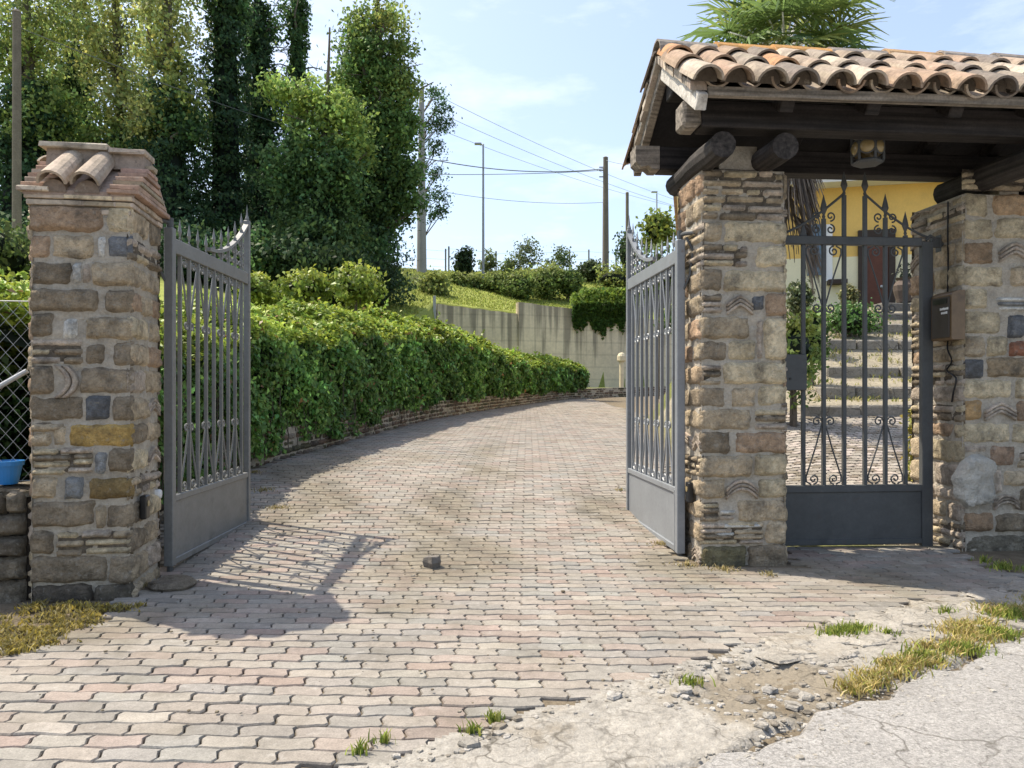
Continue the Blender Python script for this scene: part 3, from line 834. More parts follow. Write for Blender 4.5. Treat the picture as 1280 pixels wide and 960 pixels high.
# ---- left pillar
R9 = math.radians(9); WL, DL = .485, .50
OL = Vector((-2.04, 4.10, 0)) - Vector((math.cos(R9), math.sin(R9), 0)) * WL
spec_l = [
 (37,258,128,289,R_),(134,258,164,290,Y_),
 (38,294,64,323,R_),(66,294,117,323,T_),(123,296,131,322,W_,.1),(135,295,164,322,S_,.12),
 (40,328,89,356,D_),(91,329,101,354,W_,.1),(104,329,113,354,P_,.1),(115,328,166,357,T_),
 (38,362,122,389,D_),(132,363,168,390,D_),
 (39,392,68,421,D_),(79,398,97,423,W_,.15),(108,397,168,424,T_),
 (38,424,104,455,'t',3),(107,430,131,455,D_,.4),(142,428,168,457,D_),
 (38,458,67,493,D_),(68,457,101,497,'cv'),(101,460,168,491,D_),
 (38,496,104,525,D_),(107,495,138,525,S_,.08),(141,496,168,526,D_),
 (38,528,80,540,'t',1),(39,542,64,558,T_),(67,532,83,557,T_),(87,530,168,558,O_),
 (40,560,117,592,'t',4),(118,565,134,592,G_,.48),(136,561,168,590,D_),
 (40,596,71,623,T_),(81,597,104,624,G_,.05),(112,598,168,623,(.27,.19,.085)),
 (40,627,118,658,D_),(120,632,132,660,T_,.2),(134,630,168,659,D_),
 (38,664,67,692,D_),(70,662,168,693,'t',3),
 (38,695,135,728,D_),(137,695,168,729,D_),
 (42,731,116,756,(.13,.11,.085),.4),(118,730,172,760,(.14,.12,.09),.4)]
fl = px_face(OL, R9)
rows_l = [(fl(168, b)[1], fl(168, a)[1]) for (a, b) in ((258,291),(294,324),(327,358),(361,391),(393,424),(426,457),(459,493),(495,527),(529,559),(561,592),(596,624),(627,660),(662,693),(695,729),(731,760))]
lp = thing('stone_pillar', 'left rubble-stone gate pillar with its own small tiled cap', 'pillar', OL, R9)
masonry('left', WL, DL, 2.07, OL, R9, spec_l, lp, left_rows=courses(-.05, 2.07), right_rows=rows_l)
# cornice: two courses of flat tile
mb = MB()
for (z0, z1, o) in ((2.045, 2.072, .008), (2.085, 2.112, .018), (2.118, 2.142, .028)):
    x = -o
    while x < WL + o - .02:
        L = min(random.uniform(.15, .3), WL + o - x)
        mb.box((x, -o + random.uniform(-.004, .004), z0), (x + L - .006, DL * .5, z1), vcol(random.choice([P_, T_, Y_]), 1)[0], bev=.004, jit=.002)
        mb.box((x, DL * .5, z0), (x + L - .006, DL + o, z1), vcol(P_, 1)[0], bev=.004, jit=.002); x += L
    y = -o
    while y < DL + o - .02:
        L = min(random.uniform(.12, .25), DL + o - y)
        mb.box((WL * .5, y, z0), (WL + o + random.uniform(-.004, .006), y + L - .005, z1), vcol(P_, 1)[0], bev=.004, jit=.002)
        mb.box((-o, y, z0), (WL * .5, y + L - .005, z1), vcol(P_, 1)[0], bev=.004, jit=.002); y += L
mb.box((.0, .0, 2.03), (WL, DL, 2.145), (.3, .28, .24))
mb.build('cornice', 'tile', lp)

def barrel(mb, p0, p1, r0, r1, up, col, convex=True, th=.013, n=9, sweep=PI):
    p0, p1, up = Vector(p0), Vector(p1), Vector(up)
    ax = (p1 - p0).normalized(); up = (up - ax * up.dot(ax)).normalized(); sd = ax.cross(up)
    vs = []; m = 3
    for (t) in (0, .5, 1.):
        p = p0.lerp(p1, t); r = r0 + (r1 - r0) * t
        for rr in (r, r - th):
            for k in range(n + 1):
                a = (PI - sweep) / 2 + sweep * k / n
                q = p + sd * math.cos(a) * rr + up * (math.sin(a) * rr * (1 if convex else -1) + (0 if convex else r))
                vs.append(q)
    N1 = n + 1; fs = []
    for i in range(m - 1):
        for k in range(n):
            a, b = i * 2 * N1 + k, (i + 1) * 2 * N1 + k
            fs.append([a, a + 1, b + 1, b]); fs.append([a + N1, b + N1, b + N1 + 1, a + N1 + 1])
        for k in (0, n):
            a, b = i * 2 * N1 + k, (i + 1) * 2 * N1 + k; fs.append([a, b, b + N1, a + N1])
    for i in (0, m - 1):
        for k in range(n):
            a = i * 2 * N1 + k; fs.append([a, a + 1, a + N1 + 1, a + N1])
    mb.add(vs, fs, vcol(col, len(vs), .05))

# cap: little gable with its ridge along the front, barrel tiles on both slopes
mb = MB(); rz_, ez = 2.365, 2.155; mid = DL * .5; ov = .03
for sgn in (-1, 1):
    ye = -ov if sgn < 0 else DL + ov
    # bedding slab of each slope
    x0, x1 = -ov, WL + ov
    a = [(x0, ye, ez - .02), (x1, ye, ez - .02), (x1, mid, rz_ - .02), (x0, mid, rz_ - .02)]
    b = [(x, y, z + .025) for (x, y, z) in a]
    mb.add(a + b, [[0, 3, 2, 1], [4, 5, 6, 7], [0, 1, 5, 4], [1, 2, 6, 5], [3, 0, 4, 7], [2, 3, 7, 6]], (.33, .25, .2))
    for k in range(4):
        xc = -.02 + k * (WL + .0) / 3
        up = Vector((0, sgn * .5, .85))
        if k in (1, 2) or sgn > 0:
            barrel(mb, (xc - .02, ye + sgn * .03, ez + .03), (xc - .01, mid - sgn * -.03, rz_ + .03), .074, .060, up, random.choice([(.42, .34, .26), (.38, .31, .24)]))
        elif k == 0:  # broken corner: a flat slip of tile
            mb.box((-ov - .02, ye - .02, ez + .0), (.07, ye + .16, ez + .02), (.36, .28, .21), jit=.008)
    for k in range(1, 3):
        xc = -.04 + k * WL / 3
        q = [(xc + .062 * math.cos(PI * i / 8), ye + sgn * .005, ez - .005 + .066 * math.sin(PI * i / 8)) for i in range(9)]
        q2 = [(x, y - sgn * .1, z + .04) for (x, y, z) in q]
        mb.add(q + q2, [list(range(9)), list(range(17, 8, -1))] + [[i, i + 1, i + 10, i + 9] for i in range(8)], (.22, .17, .13))
mb.build('cap_tiles', 'tile', lp)
mb = MB()   # ridge: flat slabs over a tile-filled upstand
mb.box((-.0, mid - .07, rz_ - .02), (WL + .02, mid + .07, rz_ + .075), (.30, .24, .19), jit=.006)
mb.box((-.03, mid - .1, rz_ + .075), (WL * .66, mid + .1, rz_ + .105), (.50, .44, .35), bev=.005, jit=.004)
mb.box((WL * .67, mid - .095, rz_ + .06), (WL + .03, mid + .095, rz_ + .088), (.46, .38, .30), bev=.005, jit=.004)
mb.build('ridge_slab', 'tile', lp)
mb = MB()   # gable ends of stacked tile slips
for sx in (0, 1):
    for k in range(7):
        t0 = k / 7; hw = (DL * .5 + .05) * (1 - t0) 
        z = 2.15 + .235 * t0
        xa, xb = (WL - .1, WL + .05 + random.uniform(-.006, .008)) if sx else (-.05, .1)
        mb.box((xa, mid - hw, z), (xb, mid + hw, z + .024), vcol(random.choice([P_, (.4, .27, .2), (.36, .3, .22)]), 1)[0], bev=.003, jit=.003)
mb.build('gable_end', 'tile', lp)

# ---- gate pillar on the right and the wall beyond the pedestrian gate
R5 = math.radians(5); P0 = Vector((1.19, 4.82, 0)); WR, DR = .537, .45
spec_r = [
 (877,213,980,276,'t',6),
 (878,278,902,301,T_),(905,278,983,303,Y_,.12),
 (877,305,935,334,'t',3),(946,308,983,334,Y_),
 (876,336,902,363,D_),(905,338,983,364,Y_),(903,352,916,364,T_,.45),
 (876,366,903,393,'t',3),(908,368,940,395,'c'),(940,370,955,388,S_,.05),(957,367,983,395,R_),
 (876,396,936,423,T_,.35),(946,400,953,449,P_,.1),(955,398,983,450,Y_),
 (876,427,908,451,D_),(910,426,944,450,Y_),
 (876,455,902,480,'t',3),(904,453,984,480,Y_),
 (876,484,906,509,D_),(914,485,944,509,T_,.3),(948,482,983,507,Y_),
 (876,511,938,537,T_),(943,511,985,538,'t',3),
 (876,540,912,567,D_),(919,540,985,566,R_,.12),
 (876,570,940,596,T_,.32),(944,568,985,594,Y_,.3),
 (876,600,906,623,T_),(907,598,946,625,'r'),(948,598,985,622,Y_,.35),
 (876,626,900,651,'t',3),(900,637,919,642,'w',1),(900,643,919,650,'t',1),(922,625,984,652,T_,.3),
 (876,654,955,680,'t',4),(904,654,953,659,'w',1),(895,665,918,669,'w',1),(957,652,985,680,T_,.35),
 (877,683,932,713,(.19,.17,.10),.35),(935,681,988,714,D_,.35)]
fr_ = px_face(P0, R5)
rows_r = [(fr_(878, b)[1], fr_(878, a)[1]) for (a, b) in ((213,244),(245,276),(278,303),(305,335),(336,364),(366,395),(396,424),(427,452),(455,481),(484,510),(511,538),(540,568),(570,597),(600,624),(626,651),(654,681),(683,713))]
rp = thing('stone_pillar', 'rubble-stone gate pillar between the open driveway leaf and the pedestrian gate, carrying the canopy', 'pillar', P0, R5)
masonry('right', WR, DR, 2.50, P0, R5, spec_r, rp, left_rows=rows_r, right_rows=courses(0, 2.5), side_cols=[(.43,.34,.23), (.41,.31,.205), T_, (.42,.29,.19), D_, T_])
mb = MB(); core_box(mb, (.12, .02, 2.45), (WR - .17, DR, 2.66)); mb.build('mortar_pad', 'mortar', rp)

UR, VR = 1.874, .20
PW = P0 + Vector((math.cos(R5), math.sin(R5), 0)) * UR + Vector((-math.sin(R5), math.cos(R5), 0)) * VR
spec_w = [
 (1204,214,1330,238,'t',3),
 (1206,243,1234,271,Y_),(1241,244,1300,269,(.43,.30,.185)),(1303,244,1360,269,Y_),
 (1205,274,1240,299,Y_),(1244,273,1320,298,Y_),
 (1204,303,1241,330,(.27,.19,.12)),(1248,302,1286,330,'c'),(1290,303,1350,330,Y_),
 (1205,333,1253,358,Y_),(1262,334,1330,358,T_),
 (1205,361,1234,386,Y_,.35),(1246,371,1330,388,'w',3),
 (1205,389,1250,417,Y_),(1259,394,1279,422,S_,.1),(1285,392,1340,420,T_),
 (1205,420,1230,446,T_),(1233,421,1258,445,Y_),(1261,427,1330,445,BR,.08),
 (1204,449,1229,473,S_,.32),(1234,447,1330,471,(.40,.31,.2)),
 (1204,475,1263,498,Y_),(1269,474,1330,498,Y_),
 (1204,501,1226,525,(.42,.28,.14)),(1230,502,1268,527,'c'),(1271,502,1330,527,R_),
 (1204,529,1262,553,Y_),(1264,529,1330,553,Y_),
 (1204,556,1233,566,P_),(1237,557,1268,582,(.36,.25,.17)),(1271,564,1330,585,'t',2),
 (1243,588,1251,616,P_,.1),(1254,588,1330,607,T_),
 (1241,617,1272,638,'r'),(1275,611,1330,638,D_),
 (1204,641,1240,664,(.36,.25,.16)),(1244,642,1330,664,D_),
 (1204,669,1330,696,(.19,.17,.13),.35)]
WWL = 1.6
fw = px_face(PW, R5)
gw = thing('stone_wall', 'rubble-stone wall right of the pedestrian gate, with letterbox and white boulder set in it', 'wall', PW, R5)
o = masonry('wall', WWL, .55, 2.44, PW, R5, spec_w, gw, left_rows=courses(-.02, 2.44), side_cols=[Y_, T_, Y_, R_, P_, T_])
mb = MB()
fr = mk_frame((0, 0, 0), (1, 0, 0), (0, -1, 0))
for (z0, z1) in courses(0, 2.4): 
    u = .60 + random.uniform(0, .1)
    while u < WWL: 
        L = random.uniform(.15, .35); stone(mb, fr, u, z0 + .006, min(u + L - .01, WWL), z1 - .01, .016, random.choice(SC)); u += L
mb.build('outer_stonework', 'stone', gw, smooth=True)
mb = MB()   # the pale boulder
u, z = fw(1216, 603)
stone(mb, mk_frame((0, 0, 0), (1, 0, 0), (0, -1, 0)), u - .125, z - .17, u + .12, z + .175, .075, (.62, .58, .50), 3.2, 1.7)
mb.build('boulder', 'pale_stone', gw, smooth=True)
mb = MB(); core_box(mb, (.28, .02, 2.4), (.42, .5, 2.66)); mb.build('mortar_pad', 'mortar', gw)
# ------------------------------------------------------------------ tiled canopy over the pedestrian gate
cn = thing('gate_canopy', 'timber gate canopy roofed with weathered barrel tiles', 'canopy', P0, R5)
U0, U1 = -.20, 3.75
VE, VM, VB = -.50, .20, .90
ZE, ZR = 2.775, 3.225
def roof_z(v): return ZR - (abs(v - VM) / (VM - VE)) * (ZR - ZE)
# planked ceiling on both slopes
for sgn, ve in ((-1, VE), (1, VB)):
    mb = MB(); n = 6
    for k in range(n):
        va = VM + (ve - VM) * k / n; vb = VM + (ve - VM) * (k + 1) / n - .004 * -sgn
        za, zb = roof_z(va), roof_z(vb)
        q = [(U0 + .03, va, za), (U1, va, za), (U1, vb, zb), (U0 + .03, vb, zb)]
        vs = q + [(x, y, z + .022) for (x, y, z) in q]
        mb.add(vs, [[0, 3, 2, 1], [4, 5, 6, 7], [0, 1, 5, 4], [1, 2, 6, 5], [2, 3, 7, 6], [3, 0, 4, 7]])
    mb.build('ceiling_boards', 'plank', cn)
def beam(mb, p0, p1, w, h, jit=.0, bev=.006):
    p0, p1 = Vector(p0), Vector(p1); ax = p1 - p0; L = ax.length; ax.normalize()
    sd = Vector((0, 0, 1)).cross(ax)
    if sd.length < .01: sd = Vector((1, 0, 0))
    sd.normalize(); up = ax.cross(sd)
    M = Matrix((( ax.x, sd.x, up.x, p0.x), (ax.y, sd.y, up.y, p0.y), (ax.z, sd.z, up.z, p0.z), (0, 0, 0, 1)))
    mb.box((0, -w / 2, -h / 2), (L, w / 2, h / 2), M=M, bev=bev, jit=jit)
# rafters in pairs
for i, u in enumerate((.36, .88, 1.39, 1.9, 2.41, 2.92, 3.43)):
    for ve in (VE + .06, VB - .06):
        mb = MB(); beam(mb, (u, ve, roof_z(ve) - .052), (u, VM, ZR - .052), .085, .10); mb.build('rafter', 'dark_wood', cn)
# weathered verge boards at the gable end
mb = MB(); beam(mb, (U0 + .02, VE - .03, roof_z(VE) - .055), (U0 + .02, VM - .02, ZR - .045), .055, .095, jit=.004); mb.build('barge_board', 'white_wood', cn)
mb = MB(); beam(mb, (U0 + .02, VB + .03, roof_z(VB) - .03), (U0 + .02, VM + .02, ZR - .03), .05, .09, jit=.004); mb.build('barge_board', 'grey_wood', cn)
# fascia under the front tiles
for ve, s in ((VE, -1), (VB, 1)):
    mb = MB(); mb.box((U0 + .06, ve - .02, ZE - .012), (U1, ve + .025, ZE + .042), bev=.004, jit=.002); mb.build('eave_board', 'grey_wood', cn)
# plates, ridge beam
mb = MB(); mb.box((-.10, -.30, 2.665), (U1, -.15, 2.825), bev=.008); o = mb.build('wall_plate', 'dark_wood', cn)
mb = MB(); mb.box((-.215, -.305, 2.66), (-.101, -.145, 2.83), bev=.02, jit=.006); mb.build('beam_end', 'grey_wood', o)
mb = MB(); mb.box((-.12, .52, 2.65), (U1, .67, 2.81), bev=.008); o = mb.build('wall_plate', 'dark_wood', cn)
mb = MB(); prof = [(-.29, 2.70), (-.25, 2.665), (-.20, 2.675), (-.17, 2.65), (-.121, 2.65), (-.121, 2.81), (-.29, 2.81)]
m = len(prof); vs = [(u, .515, z) for (u, z) in prof] + [(u, .675, z) for (u, z) in prof]
mb.add(vs, [list(range(m)), list(range(2 * m - 1, m - 1, -1))] + [[k, k + m, (k + 1) % m + m, (k + 1) % m] for k in range(m)]); mb.build('beam_end', 'grey_wood', o)
mb = MB(); mb.box((-.15, VM - .07, ZR - .21), (U1, VM + .07, ZR - .06), bev=.008); mb.build('ridge_beam', 'dark_wood', cn)
# logs lying across the pillars
for (u, zc, r) in ((.025, 2.565, .082), (.405, 2.565, .082), (2.03, 2.55, .092), (2.45, 2.55, .09)):
    mb = MB(); pts = []; rs = []
    for k in range(7):
        t = k / 6; pts.append((u + .006 * math.sin(k * 1.7), -.31 + t * .93, zc - .004 * math.cos(k))); rs.append(r * (.98 - .08 * t) * random.uniform(.95, 1.03))
    mb.tube(pts, rs, 13); mb.build('log', 'log_wood', cn, smooth=False)
# roof covering
TC = [(.34, .28, .215), (.31, .245, .185), (.40, .335, .265), (.275, .23, .185), (.34, .245, .175), (.225, .19, .16)]
sl = Vector((0, VM - VE, ZR - ZE)); SLEN = sl.length
for sgn, ve in ((-1, VE), (1, VB)):
    mb = MB()
    dirn = Vector((0, (VM - ve), ZR - ZE)).normalized(); nrmv = Vector((0, sgn * (ZR - ZE), abs(VM - VE))).normalized()
    base = Vector((0, ve, ZE + .024))
    ncol = int((U1 - U0) / .19)
    for c in range(ncol + 1):
        u = U0 + .02 + c * .19
        for (convex, du) in ((False, .095), (True, 0)):
            for r_ in range(3):
                s0 = (-.015 if not convex else -.09) + r_ * .315 + random.gauss(0, .012) + random.gauss(0, .008); s1 = s0 + .42
                s1 = min(s1, SLEN + .01)
                lift = .012 * (1 if convex else 0) 
                ux = u + du + random.gauss(0, .008)
                up0 = base + Vector((ux, 0, 0)) + dirn * s0 + nrmv * (.030 + .018 + lift if convex else .0 + .014)
                up1 = base + Vector((ux + random.gauss(0, .004), 0, 0)) + dirn * s1 + nrmv * ((.030 + lift) if convex else 0)
                if u + du > U1: continue
                col = random.choice(TC)
                if random.random() < .035: col = (.42, .24, .13)
                if convex and r_ == 0:
                    sd_v = Vector((1, 0, 0)); c0 = up0 + dirn * .085 - nrmv * .012
                    q = [c0 + sd_v * .076 * math.cos(PI * i_ / 8) + nrmv * .078 * math.sin(PI * i_ / 8) for i_ in range(9)]
                    q2 = [p + dirn * .05 for p in q]
                    mb.add(q + q2, [list(range(9)), list(range(17, 8, -1))] + [[i_, i_ + 1, i_ + 10, i_ + 9] for i_ in range(8)], (.085, .07, .055))
                barrel(mb, up0, up1, .092 if convex else .085, .078 if convex else .075, nrmv, col, convex=convex, n=10, sweep=PI * (.92 if convex else .9))
    mb.build('tile_covering', 'tile', cn)
mb = MB()
u = U0 - .04; k = 0
while u < U1:
    col = (.27, .24, .21) if k not in (1, 2, 4) else ((.46, .25, .09) if k != 4 else (.42, .27, .15))
    barrel(mb, (u, VM, ZR + .052 + random.gauss(0, .004)), (u + .43, VM, ZR + .046), .115, .105, (0, 0, 1), col, n=10)
    u += .385; k += 1
mb.build('ridge_tiles', 'tile', cn)
# verge: tile edges bedded down the gable
mb = MB()
for ve in (VE, VB):
    for k in range(9):
        t0, t1 = k / 9, (k + 1) / 9
        va = ve + (VM - ve) * t0; vb = ve + (VM - ve) * t1
        za, zb = roof_z(va) + .022, roof_z(vb) + .022
        h = random.uniform(.035, .06)
        q = [(U0 - .035 + random.uniform(-.01, .01), va, za), (U0 + .06, va, za), (U0 + .06, vb, zb), (U0 - .035 + random.uniform(-.01, .01), vb, zb)]
        vs = q + [(x, y, z + h) for (x, y, z) in q]
        mb.add(vs, [[0, 3, 2, 1], [4, 5, 6, 7], [0, 1, 5, 4], [1, 2, 6, 5], [2, 3, 7, 6], [3, 0, 4, 7]], vcol(random.choice([P_, (.4, .35, .29)]), 1)[0])
mb.build('verge_tiles', 'tile', cn)

# ------------------------------------------------------------------ wrought-iron gates
def spiral(cx, cz, r, turns, a0, sgn, n=16):
    return [(cx + r * (1 - .78 * k / n) * math.cos(a0 + sgn * turns * 2 * PI * k / n), 0, cz + r * (1 - .78 * k / n) * math.sin(a0 + sgn * turns * 2 * PI * k / n)) for k in range(n + 1)]
def spear(mb, x, z, s=1.):
    prof = [(.006 * s, 0), (.011 * s, .012 * s), (.007 * s, .022 * s), (.021 * s, .055 * s), (.014 * s, .085 * s), (.001, .135 * s)]
    mb.lathe(prof, 8, M=Matrix.Translation((x, 0, z)) @ Matrix.Diagonal((1, .45, 1, 1)))
def motif_low(mb, xc, z0, z1, hw, r=.03, t=.0065):
    """pair of scrolls on a bar at z1 whose legs spread down to scrolls at z0"""
    for s in (-1, 1):
        mb.tube(spiral(xc + s * (r + .012), z1, r, 1.3, PI / 2 + s * PI / 2, -s), t, 6)
        leg = [(xc + s * .014, 0, z1 - r * .6), (xc + s * (.014 + hw * .35), 0, z1 - (z1 - z0) * .45), (xc + s * (hw - .02), 0, z0 + .06), (xc + s * (hw - .022), 0, z0 + .025), (xc + s * hw * .62, 0, z0 + .006)]
        mb.tube(leg, t, 6)
        mb.tube(spiral(xc + s * (hw * .5), z0 + r + .006, r, 1.3, -PI / 2, -s), t, 6)
def motif_high(mb, xc, z0, z1, hw, r=.03, t=.0065):
    for s in (-1, 1):
        mb.tube(spiral(xc + s * (r + .012), z0, r, 1.3, PI / 2 + s * PI / 2, s), t, 6)
        leg = [(xc + s * .014, 0, z0 + r * .6), (xc + s * (.014 + hw * .35), 0, z0 + (z1 - z0) * .45), (xc + s * (hw - .02), 0, z1 - .06), (xc + s * (hw - .022), 0, z1 - .025), (xc + s * hw * .62, 0, z1 - .006)]
        mb.tube(leg, t, 6)
        mb.tube(spiral(xc + s * (hw * .5), z1 - r - .006, r, 1.3, PI / 2, s), t, 6)
def sweep(x, L):
    """height of the curved top strip along a leaf"""
    t = max(0, (x / L - .42) / .58); return 2.085 + .36 * t ** 2.0
def gate_leaf(label, loc, rz, L, iron, mir=1):
    g = thing('gate_leaf', label, 'gate', loc, rz, 'leaves of the driveway gate')
    mb = MB()
    mb.box((-.027, -.027, .05), (.027, .027, 2.10), bev=.004)
    mb.box((L - .03, -.022, .05), (L + .012, .022, 2.46), bev=.004)
    mb.lathe([(.014, 2.46), (.017, 2.475), (.009, 2.50), (.001, 2.585)], 8, M=Matrix.Translation((L - .009, 0, 0)))
    mb.box((.027, -.018, 1.955), (L - .03, .018, 2.045), bev=.004)
    mb.box((.027, -.018, .05), (L - .03, .018, .09), bev=.004)
    mb.box((.027, -.018, .435), (L - .03, .018, .475), bev=.004)
    mb.box((.028, .02, .06), (.05, .028, .46)) 
    mb.build('frame', iron, g)
    mb = MB(); mb.box((.027, -.007, .09), (L - .03, .007, .435)); mb.build('kick_panel', iron, g)
    mb = MB(); pts = []
    n = 18
    for k in range(n + 1):
        x = L * .42 + (L * .58 - .03) * k / n; pts.append((x, 0, sweep(x, L)))
    vs = []
    for (x, y, z) in pts: vs += [(x, -.02, z - .012), (x, .02, z - .012), (x, .02, z + .012), (x, -.02, z + .012)]
    fs = [[i * 4 + q, (i + 1) * 4 + q, (i + 1) * 4 + (q + 1) % 4, i * 4 + (q + 1) % 4] for i in range(n) for q in range(4)]
    fs += [[0, 1, 2, 3], [n * 4 + 3, n * 4 + 2, n * 4 + 1, n * 4]]
    mb.add(vs, fs); mb.build('curved_top', iron, g)
    nb = 9; sp = L / (nb + 1)
    for k in range(nb):
        x = sp * (k + 1); mb = MB()
        zt = sweep(x, L) - .005 if x > L * .42 else 2.05
        zb = zt + (.03 if x > L * .42 else .0)
        mb.box((x - .0105, -.0105, .475), (x + .0105, .0105, 1.955))
        mb.box((x - .009, -.009, 2.045), (x + .009, .009, zb + .005))
        b = mb.build('bar', iron, g)
        mb = MB(); spear(mb, x, zb, 1.0); mb.build('spearhead', iron, b)
    for k in range(4):
        xc = sp * (2 * k + 2)
        mb = MB(); motif_low(mb, xc, .475, .875, sp); mb.build('scrollwork', iron, g)
        mb = MB(); motif_high(mb, xc, 1.53, 1.955, sp); mb.build('scrollwork', iron, g)
    for k in (6, 7, 8, 9):
        x = sp * k
        for z in np.arange(2.06, sweep(x, L) - .05, .075):
            for s in (-1, 1):
                mb = MB(); mb.tube(spiral(x + s * sp * .27, z + .035, .024, 1.2, PI / 2 + s * PI / 2, s), .006, 6); mb.build('scroll', iron, g)
    mb = MB()   # upper pivot: strap and curled bracket back to the pillar
    mb.tube([(0, 0, 2.10), (0, 0, 2.16)], .02, 10)
    mb.tube([(0, 0, 2.13), (-.04, mir * .02, 2.135), (-.12, mir * .09, 2.13)], .014, 8)
    mb.tube([(0, 0, 1.72), (-.05, mir * .05, 1.86), (-.06, mir * .07, 2.02), (-.04, mir * .03, 2.11)], .009, 6)
    mb.build('hinge', 'iron_dark', g)
    mb = MB(); mb.tube([(0, 0, -.02), (0, 0, .06)], .018, 8); mb.build('pivot', 'iron_dark', g)
    return g
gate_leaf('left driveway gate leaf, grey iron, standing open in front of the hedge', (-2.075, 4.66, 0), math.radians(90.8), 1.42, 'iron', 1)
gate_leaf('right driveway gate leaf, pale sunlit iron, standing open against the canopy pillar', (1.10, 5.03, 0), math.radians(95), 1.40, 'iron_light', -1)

# pedestrian gate between the canopy's pillars
RG = R5
PG = P0 + Vector((math.cos(R5), math.sin(R5), 0)) * .60 + Vector((-math.sin(R5), math.cos(R5), 0)) * .42
pg = thing('pedestrian_gate', 'closed dark iron pedestrian gate with peaked row of spearheads', 'gate', PG, RG)
LG = 1.165
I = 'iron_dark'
mb = MB()
mb.box((0, -.02, .045), (.05, .02, 2.17), bev=.004)
mb.box((LG - .045, -.022, .0), (LG + .035, .022, 2.16), bev=.004)
mb.box((.05, -.02, 2.125), (LG - .045, .02, 2.185), bev=.004)
mb.box((.05, -.02, .41), (LG - .045, .02, .46), bev=.004)
mb.box((.05, -.02, .045), (LG - .045, .02, .085), bev=.004)
mb.build('frame', I, pg)
mb = MB(); mb.box((.05, -.008, .085), (LG - .045, .008, .41)); mb.build('kick_panel', I, pg)
fg = px_face(PG, RG)
xs = [fg(px, 350)[0] for px in (1004, 1029.5, 1055, 1081, 1106.5, 1131.5)]
tips = [fg(1005, y)[1] for y in (280, 246, 216, 216, 243, 265)]
def arch_z(x):
    m = (xs[2] + xs[3]) / 2; a = abs(x - m)
    t = min(1, a / (LG - .0 - m)); return 2.135 + .40 * (1 - t) ** 1.25
for x, zt in zip(xs, tips):
    mb = MB(); mb.box((x - .012, -.012, .46), (x + .012, .012, 2.125)); mb.box((x - .012, -.012, 2.185), (x + .012, .012, zt - .15)); b = mb.build('bar', I, pg)
    mb = MB(); spear(mb, x, zt - .15, 1.25); mb.build('spearhead', I, b)
mb = MB()
for s in (-1, 1):
    pts = []
    m = (xs[2] + xs[3]) / 2
    for k in range(13):
        t = k / 12
        x = m + s * (.07 + (.545 - .07) * t)
        z = 2.19 + .30 * ((1 - t) ** 1.15) - .018 * math.sin(PI * t)
        pts.append((x, 0, z))
    mb.tube(pts, .009, 6)
mb.build('curved_top', I, pg)
for xc in (xs[1], xs[4]):
    hw = (xs[4] - xs[3]) * .98
    mb = MB(); motif_low(mb, xc, .46, .90, hw, .036, .006); mb.build('scrollwork', I, pg)
    mb = MB(); motif_high(mb, xc, 1.69, 2.125, hw, .036, .006); mb.build('scrollwork', I, pg)
    for s in (-1, 1):
        mb = MB(); mb.tube(spiral(xc + s * .05, 2.325, .034, 1.25, -PI / 2, s), .006, 6); mb.build('scroll', I, pg)
        mb = MB(); mb.tube(spiral(xc + s * .05, 2.235, .034, 1.25, PI / 2, -s), .006, 6); mb.build('scroll', I, pg)
u0, z1 = fg(978, 443); u1, z0 = fg(1006, 488)
mb = MB(); mb.box((u0, -.035, z0), (u1, .03, z1), bev=.005); lb = mb.build('lock_box', I, pg)
mb = MB(); mb.tube([(u0 + .04, -.036, z0 + .08), (u0 + .04, -.042, z0 + .08)], .008, 8); mb.build('keyhole', 'black_plastic', lb)
mb = MB()
mb.tube([(LG + .035, 0, 2.15), (LG + .06, -.01, 2.18), (LG + .02, -.01, 2.20), (LG - .01, -.005, 2.17)], .012, 8)
mb.box((LG + .03, -.012, 2.12), (LG + .17, .012, 2.19), bev=.003)
mb.box((LG + .09, -.02, 2.09), (LG + .17, .04, 2.21), bev=.003)
mb.build('hinge', I, pg)

# ------------------------------------------------------------------ lantern under the canopy
def PL(u, v, z): return P0 + Vector((math.cos(R5), math.sin(R5), 0)) * u + Vector((-math.sin(R5), math.cos(R5), 0)) * v + Vector((0, 0, z))
la = thing('hanging_lantern', 'dark iron lantern with round amber glass panes hung under the canopy', 'lantern', PL(1.09, .0, 2.56), R5 + .5)
mb = MB(); n = 6
mb.lathe([(.085, 0.0), (.10, .012), (.088, .025)], 6); mb.lathe([(.092, .175), (.105, .185), (.06, .225), (.02, .24)], 6)
for k in range(6):
    a = 2 * PI * k / 6; mb.tube([(.092 * math.cos(a), .092 * math.sin(a), .02), (.092 * math.cos(a), .092 * math.sin(a), .18)], .009, 6)
mb.tube([(0, 0, .23), (0, 0, .56)], .007, 6)
mb.build('cage', 'iron_dark', la)
for k in range(6):
    a = 2 * PI * (k + .5) / 6; ax = Vector((math.cos(a), math.sin(a), 0))
    c = ax * .078 + Vector((0, 0, .1)); mb = MB()
    Mx = Matrix.Translation(c) @ ax.to_track_quat('Z', 'Y').to_matrix().to_4x4()
    mb.lathe([(.045, -.006), (.043, .008), (.028, .018), (.004, .022)], 18, M=Mx); mb.build('glass_pane', 'glass', la, smooth=True)
    ring = MB()
    ring.tube([Mx @ Vector((.046 * math.cos(2 * PI * q / 18), .046 * math.sin(2 * PI * q / 18), .004)) for q in range(19)], .006, 6, cap=False); ring.build('pane_ring', 'iron_dark', la)

